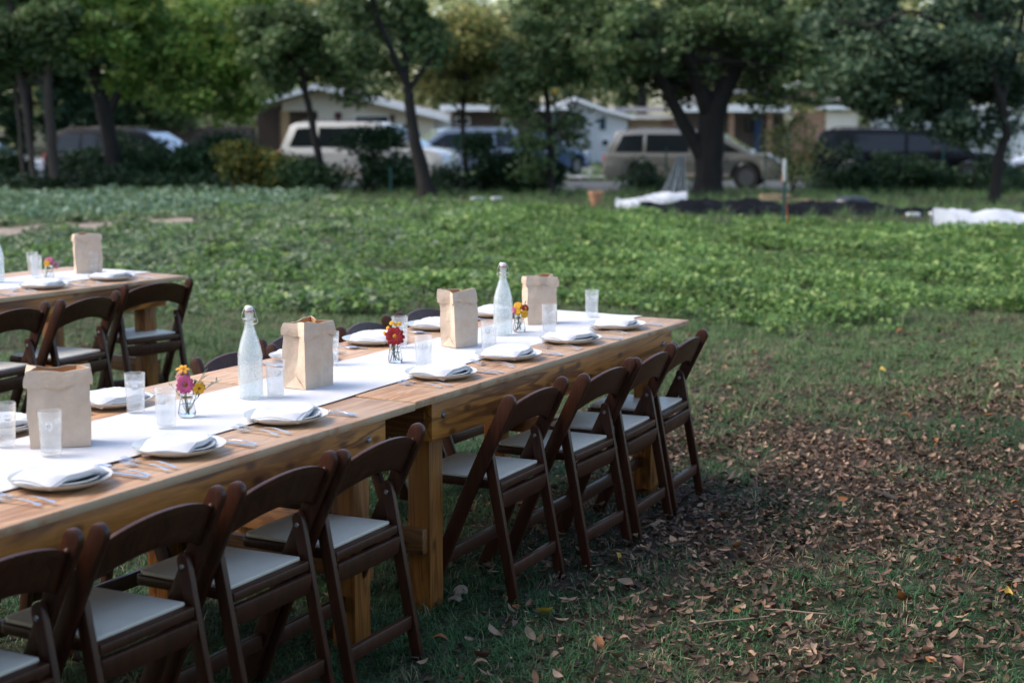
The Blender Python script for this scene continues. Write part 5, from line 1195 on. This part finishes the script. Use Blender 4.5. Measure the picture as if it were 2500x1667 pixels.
# darker trees across the street
T('street_tree', 'dark round tree across the street at the far left', 90, 58, [([(90, 395, 0), (95, 250, 0), (100, 100, 0)], .2, .1)], [(60, 230, 120, 80, 0), (180, 200, 120, 90, .5), (100, 100, 160, 110, 0), (40, 320, 90, 50, 0), (-60, 200, 130, 120, 0), (160, 300, 80, 50, 0), (60, 0, 200, 120, 0), (-80, 300, 120, 60, 0), (230, 270, 80, 60, 0), (250, 150, 90, 90, 0)], LF_BUSH, 18000, .16, seed=31, lumps=3, twigs=6, group='trees across the street')
T('street_tree', 'dark green tree across the street above the dark suv', 330, 60, [([(330, 390, 0), (330, 250, 0), (340, 100, 0)], .2, .1)], [(300, 230, 110, 70, 0), (400, 210, 110, 80, .5), (480, 240, 80, 50, 0), (350, 120, 150, 100, 0), (330, 310, 90, 40, 0), (540, 170, 90, 80, 0), (420, 30, 170, 110, 0), (250, 290, 90, 50, 0), (430, 280, 70, 40, 0), (520, 250, 60, 30, 0)], LF_DARK, 20000, .16, seed=32, lumps=3, twigs=6, group='trees across the street')
T('street_tree', 'tall hazy green tree behind the cream house', 690, 80, [([(690, 330, 0), (690, 180, 0), (700, 40, 0)], .3, .15)], [(640, 150, 110, 80, 0), (760, 110, 110, 80, 0), (700, 30, 150, 90, 0), (820, 120, 80, 60, 0), (600, 60, 90, 90, 0)], LF_OLIV, 7000, .2, seed=33, lumps=2, twigs=6, group='trees across the street')
T('street_tree', 'dense dark tree behind the low white house', 1560, 82, [([(1560, 330, 0), (1560, 200, 0), (1560, 60, 0)], .3, .15)], [(1450, 170, 110, 70, 0), (1570, 180, 110, 70, 0), (1500, 90, 150, 80, 0), (1650, 120, 110, 90, 0), (1740, 170, 90, 60, 0), (1580, 0, 180, 90, 0)], LF_DARK, 8000, .2, seed=34, lumps=2, twigs=6, group='trees across the street')
T('street_tree', 'brownish olive tree behind the house at the far right', 2430, 78, [([(2430, 330, 0), (2430, 200, 0), (2430, 60, 0)], .3, .15)], [(2380, 180, 110, 70, 0), (2480, 190, 110, 70, 0), (2430, 90, 150, 80, 0), (2540, 120, 110, 90, 0), (2250, 150, 90, 80, 0), (2150, 130, 90, 80, 0), (2000, 120, 110, 90, 0)], LF_FAR, 9000, .2, seed=35, lumps=2, twigs=6, group='trees across the street')

# ------------------------------------------------------------------ fence posts, sign, pots, covers
POSTG = mat('green_t_post_paint', (.02, .10, .085), .5, .2, 20); WHT2 = mat('white_plastic', (.75, .76, .74), .5, .05); SIGNG = mat('sign_green', (.01, .20, .14), .4, .05); SIGNY = mat('sign_yellow', (.55, .42, .10), .5, .1)
TERRA = mat('terracotta', (.48, .24, .13), .8, .15, 8); BLKF = mat('black_landscape_fabric', (.012, .014, .018), .9, .4, 5, bump=1, bscale=5, spec=.1); TARP = mat('translucent_row_cover', (.46, .50, .49), .5, .78, 11, bump=.4, bscale=10, stretch=(2.5, 2.5, .5)); WFAB = mat('white_row_fabric', (.55, .57, .60), .85, .06, 4, bump=.4, bscale=6)
RUST = mat('rusty_orange_paint', (.36, .07, .02), .7, .3, 20); BOARDW = mat('bare_board_wood', (.42, .28, .17), .8, .3, 5)
def t_post(px, py0, py1, D, label, cap=False):
    l = LAT(px, D); x, y = xy(D, l); g = ground_at(D, l); hgt = HZ(py0, D)-g
    t = thing('fence_post', label, 'post', (x, y, g), STREET, 'green metal fence posts')
    obj('post', MB().box((-.022, -.004, -.1), (.022, .004, hgt)).box((-.004, .0045, -.1), (.004, .035, hgt-.002)).mesh('post', POSTG, 30), t)
    if cap: obj('post_sleeve', MB().lathe([(0, hgt+.02), (.024, hgt+.02), (.028, hgt), (.030, hgt-.30), (.028, hgt-.32), (0, hgt-.32)], 12).mesh('post_sleeve', mat('dull_white_sleeve', (.42, .44, .42), .6, .1), 50), t)
for px, a, b, D, lb, cp in ((1906, 392, 522, 24.5, 'green post with a white sleeve standing in the field', True), (890, 372, 450, 42.5, 'green post before the silver suv', False), (958, 408, 462, 40, 'blue green post beside the leaning slender tree', False),
      (1620, 360, 450, 43, 'green post before the champagne suv door', False), (1857, 330, 450, 43, 'green post before the champagne suv bonnet', False), (1190, 390, 450, 43, 'green post behind the middle bush', False), (2446, 370, 470, 42, 'green post beside the right white car', False), (2285, 360, 470, 43, 'green post in the vines before the black suv', False)):
    t_post(px, a, b, D, lb, cp)
l = LAT(1925, 25); x, y = xy(25, l); st = obj('stake', MB().tube([(-.17, 0, HZ(425, 25)-ground_at(25, l)), (-.06, 0, .25), (.0, 0, -.05)][::-1], .012, 8).mesh('stake', RUST, 60), None, (x+.0, y, ground_at(25, l)), (0, 0, STREET)); tag(st, 'rusty orange stake leaning beside the white sleeved post', 'stake')
l = LAT(1352, 44); x, y = xy(44, l); g = ground_at(44, l); t = thing('street_sign', 'green street name sign on a tall thin post', 'street sign', (x, y, g), STREET)
hz = HZ(196, 44)-g
obj('post', MB().tube([(0, 0, -.1), (0, 0, hz)], .035, 10).mesh('post', POSTG, 60), t); obj('sign_blade', MB().box((-.15, -.052, hz-.16), (.15, -.037, hz+.02)).mesh('sign_blade', SIGNG, 30, bevel=.004), t)
obj('sign_plate', MB().box((-.09, -.052, hz-.42), (.09, -.037, hz-.22)).mesh('sign_plate', SIGNY, 30, bevel=.004), t)
l = LAT(1452, 34); x, y = xy(34, l); t = thing('flower_pot', 'terracotta pot standing at the back edge of the field', 'pot', (x, y, ground_at(34, l)), 0)
obj('pot_wall', MB().lathe([(0, .0), (.11, 0), (.14, .27), (.165, .27), (.165, .33), (.145, .33), (.125, .25), (.10, .03), (0, .03)], 24).mesh('pot_wall', TERRA, 50), t)
def blanket(name, label, pts, m, cat, D, seed, amp=.05, th=.01, depth=.8):
    """rumpled sheet: pts (px, py_top, half depth m) along the length"""
    q = random.Random(seed); n = 60; l0 = LAT(pts[0][0], D); x0, y0 = xy(D, l0); g0 = ground_at(D, l0); ps = [q.random()*6 for _ in range(4)]
    px_ = [p[0] for p in pts]; V = []; m_ = 14
    for i in range(n+1):
        px = px_[0]+(px_[-1]-px_[0])*i/n; py = np.interp(px, px_, [p[1] for p in pts]); hd = np.interp(px, px_, [p[2] for p in pts]); dd = np.interp(px, px_, [p[3] for p in pts]) if len(pts[0]) > 3 else 0
        lx = LAT(px, D+dd)-l0; gz = ground_at(D+dd, lx+l0)-g0; hz = max(.03, HZ(py, D+dd)-g0-gz)
        for j in range(m_+1):
            e = j/m_*2-1; zz = gz+hz*(1-abs(e)**2.2)+amp*math.sin(lx*5+e*4+ps[0])*math.sin(e*7+lx*2.3+ps[1])*(1-abs(e))+amp*.5*math.sin(lx*13+ps[2]+e*9)*(1-abs(e)); V.append((lx, dd+e*hd, max(gz+.004, zz)))
    F = [(i*(m_+1)+j, i*(m_+1)+j+1, (i+1)*(m_+1)+j+1, (i+1)*(m_+1)+j) for i in range(n) for j in range(m_)]
    tag(obj(name, MB().add(V, F).mesh(name, m, 60, solid=th), None, (x0, y0, g0), (0, 0, STREET)), label, cat)
blanket('black_fabric_roll', 'long bunched roll of black landscape fabric below the oak', [(1560, 500, .2), (1640, 492, .3), (1750, 496, .25), (1830, 492, .28), (1900, 496, .26), (2050, 499, .3), (2200, 506, .26), (2290, 518, .2)], BLKF, 'fabric roll', 30.5, 1, .09)
blanket('white_row_cover', 'white row cover fabric heaped at the right edge of field', [(2265, 514, .1, 0), (2310, 514, .3, 0), (2360, 524, .45, 0), (2420, 513, .4, 0), (2475, 525, .45, 0), (2540, 518, .45, 0), (2660, 524, .45, 0)], WFAB, 'fabric', 26, 3, .05)
blanket('clear_plastic_sheet', 'crumpled translucent sheet running left from the oak foot', [(1500, 494, .08, 0), (1535, 489, .22, 0), (1575, 482, .2, 0), (1625, 470, .25, 0), (1670, 474, .2, 0)], WFAB, 'plastic sheet', 33.5, 4, .07)
# sheet hung against the trunk, falling in pleats
l = LAT(1650, 38.6); x, y = xy(38.6, l); g = ground_at(38.6, l); zt = HZ(382, 38.6)-g
def pleat(u, v):
    a = (u-.5); wd = .13+.46*(1-v)**1.2; z = zt*v; return Vector((a*wd*1.3-(1-v)*.20+.06, .075*math.sin(u*38+2*math.sin(u*7))*(.35+.65*(1-v))+.28*(1-v)*(-1)-.05, z+.01))
tag(obj('draped_sheet', MB().grid(pleat, 70, 16).mesh('draped_sheet', TARP, 60, solid=.006), None, (x, y, g), (0, 0, STREET)), 'pleated translucent sheet hanging against the oak trunk', 'plastic sheet')
def low_box(name, label, cat, px, D, L_, W_, H_, m, rz=0, group=None, par=None, dz=0):
    l = LAT(px, D); x, y = xy(D, l); o = obj(name, MB().box((-L_/2, -W_/2, 0), (L_/2, W_/2, H_)).mesh(name, m, 30, bevel=min(H_, W_)*.15), None, (x, y, ground_at(D, l)+.01+dz), (0, 0, STREET+rz)); return tag(o, label, cat, group)
for k, (px, D, L_, rz, dz, lb) in enumerate([(1868, 35.5, .9, .05, 0, 'lowest board of the lumber pile right of the oak'), (1850, 35.4, .8, -.08, .07, 'middle board of the lumber pile right of oak'), (1885, 35.6, .7, .12, .14, 'top board of the lumber pile right of oak'), (1935, 35.8, .8, .2, .02, 'board lying right of the lumber pile'), (1980, 35.2, .5, -.1, .02, 'short board near the black tub')]):
    low_box('board', lb, 'board', px, D, L_, .16, .06, BOARDW, rz, 'boards right of the oak', dz=dz)
low_box('board', 'long pale board lying in the grass before the silver suv', 'board', 880, 33.5, 1.45, .12, .05, PALEB, .02)
for k, (px, D, s_, lb) in enumerate([(2218, 30, .24, 'first white tray left among the right hand plants'), (2280, 31.5, .2, 'second white tray beyond the white fabric'), (2266, 30.3, .14, 'small white scrap between the trays'), (2345, 31, .17, 'third white tray at the fence line'), (2472, 29.6, .22, 'white tray close to right border'), (1168, 37, .34, 'white scrap at the foot of the thin trunk'), (1213, 37, .26, 'white scrap right of the thin trunk'), (1516, 34, .24, 'white block at the left end of clear sheet')]):
    low_box('white_tray', lb, 'tray', px, D, s_, .12, .07, WHT2, .1*k, 'white trays and scraps by the fence line')
# upturned black tub
l = LAT(2068, 32.5); x, y = xy(32.5, l); g = ground_at(32.5, l); t = thing('plastic_tub', 'upturned dark tub with pale rim before the vines', 'tub', (x, y, g), STREET)
TUB = mat('dark_tub_plastic', (.035, .045, .055), .3, .2, 5)
def dome(u, v):
    a = u*2*math.pi; r = math.cos(v*math.pi/2*.98)**.55; return Vector((.44*r*math.cos(a), .3*r*math.sin(a), .31*math.sin(v*math.pi/2)**.9))
obj('tub_shell', MB().grid(dome, 32, 10, True).mesh('tub_shell', TUB, 60), t)
obj('tub_rim', MB().tube([(.455*math.cos(a*.2618), .315*math.sin(a*.2618), .02) for a in range(25)], .02, 8, False).mesh('tub_rim', WHT2, 60), t)
obj('tub_handle', MB().tube([(.44, 0, .05), (.55, 0, .12), (.60, 0, .05)], .03, 8).mesh('tub_handle', WHT2, 60), t)
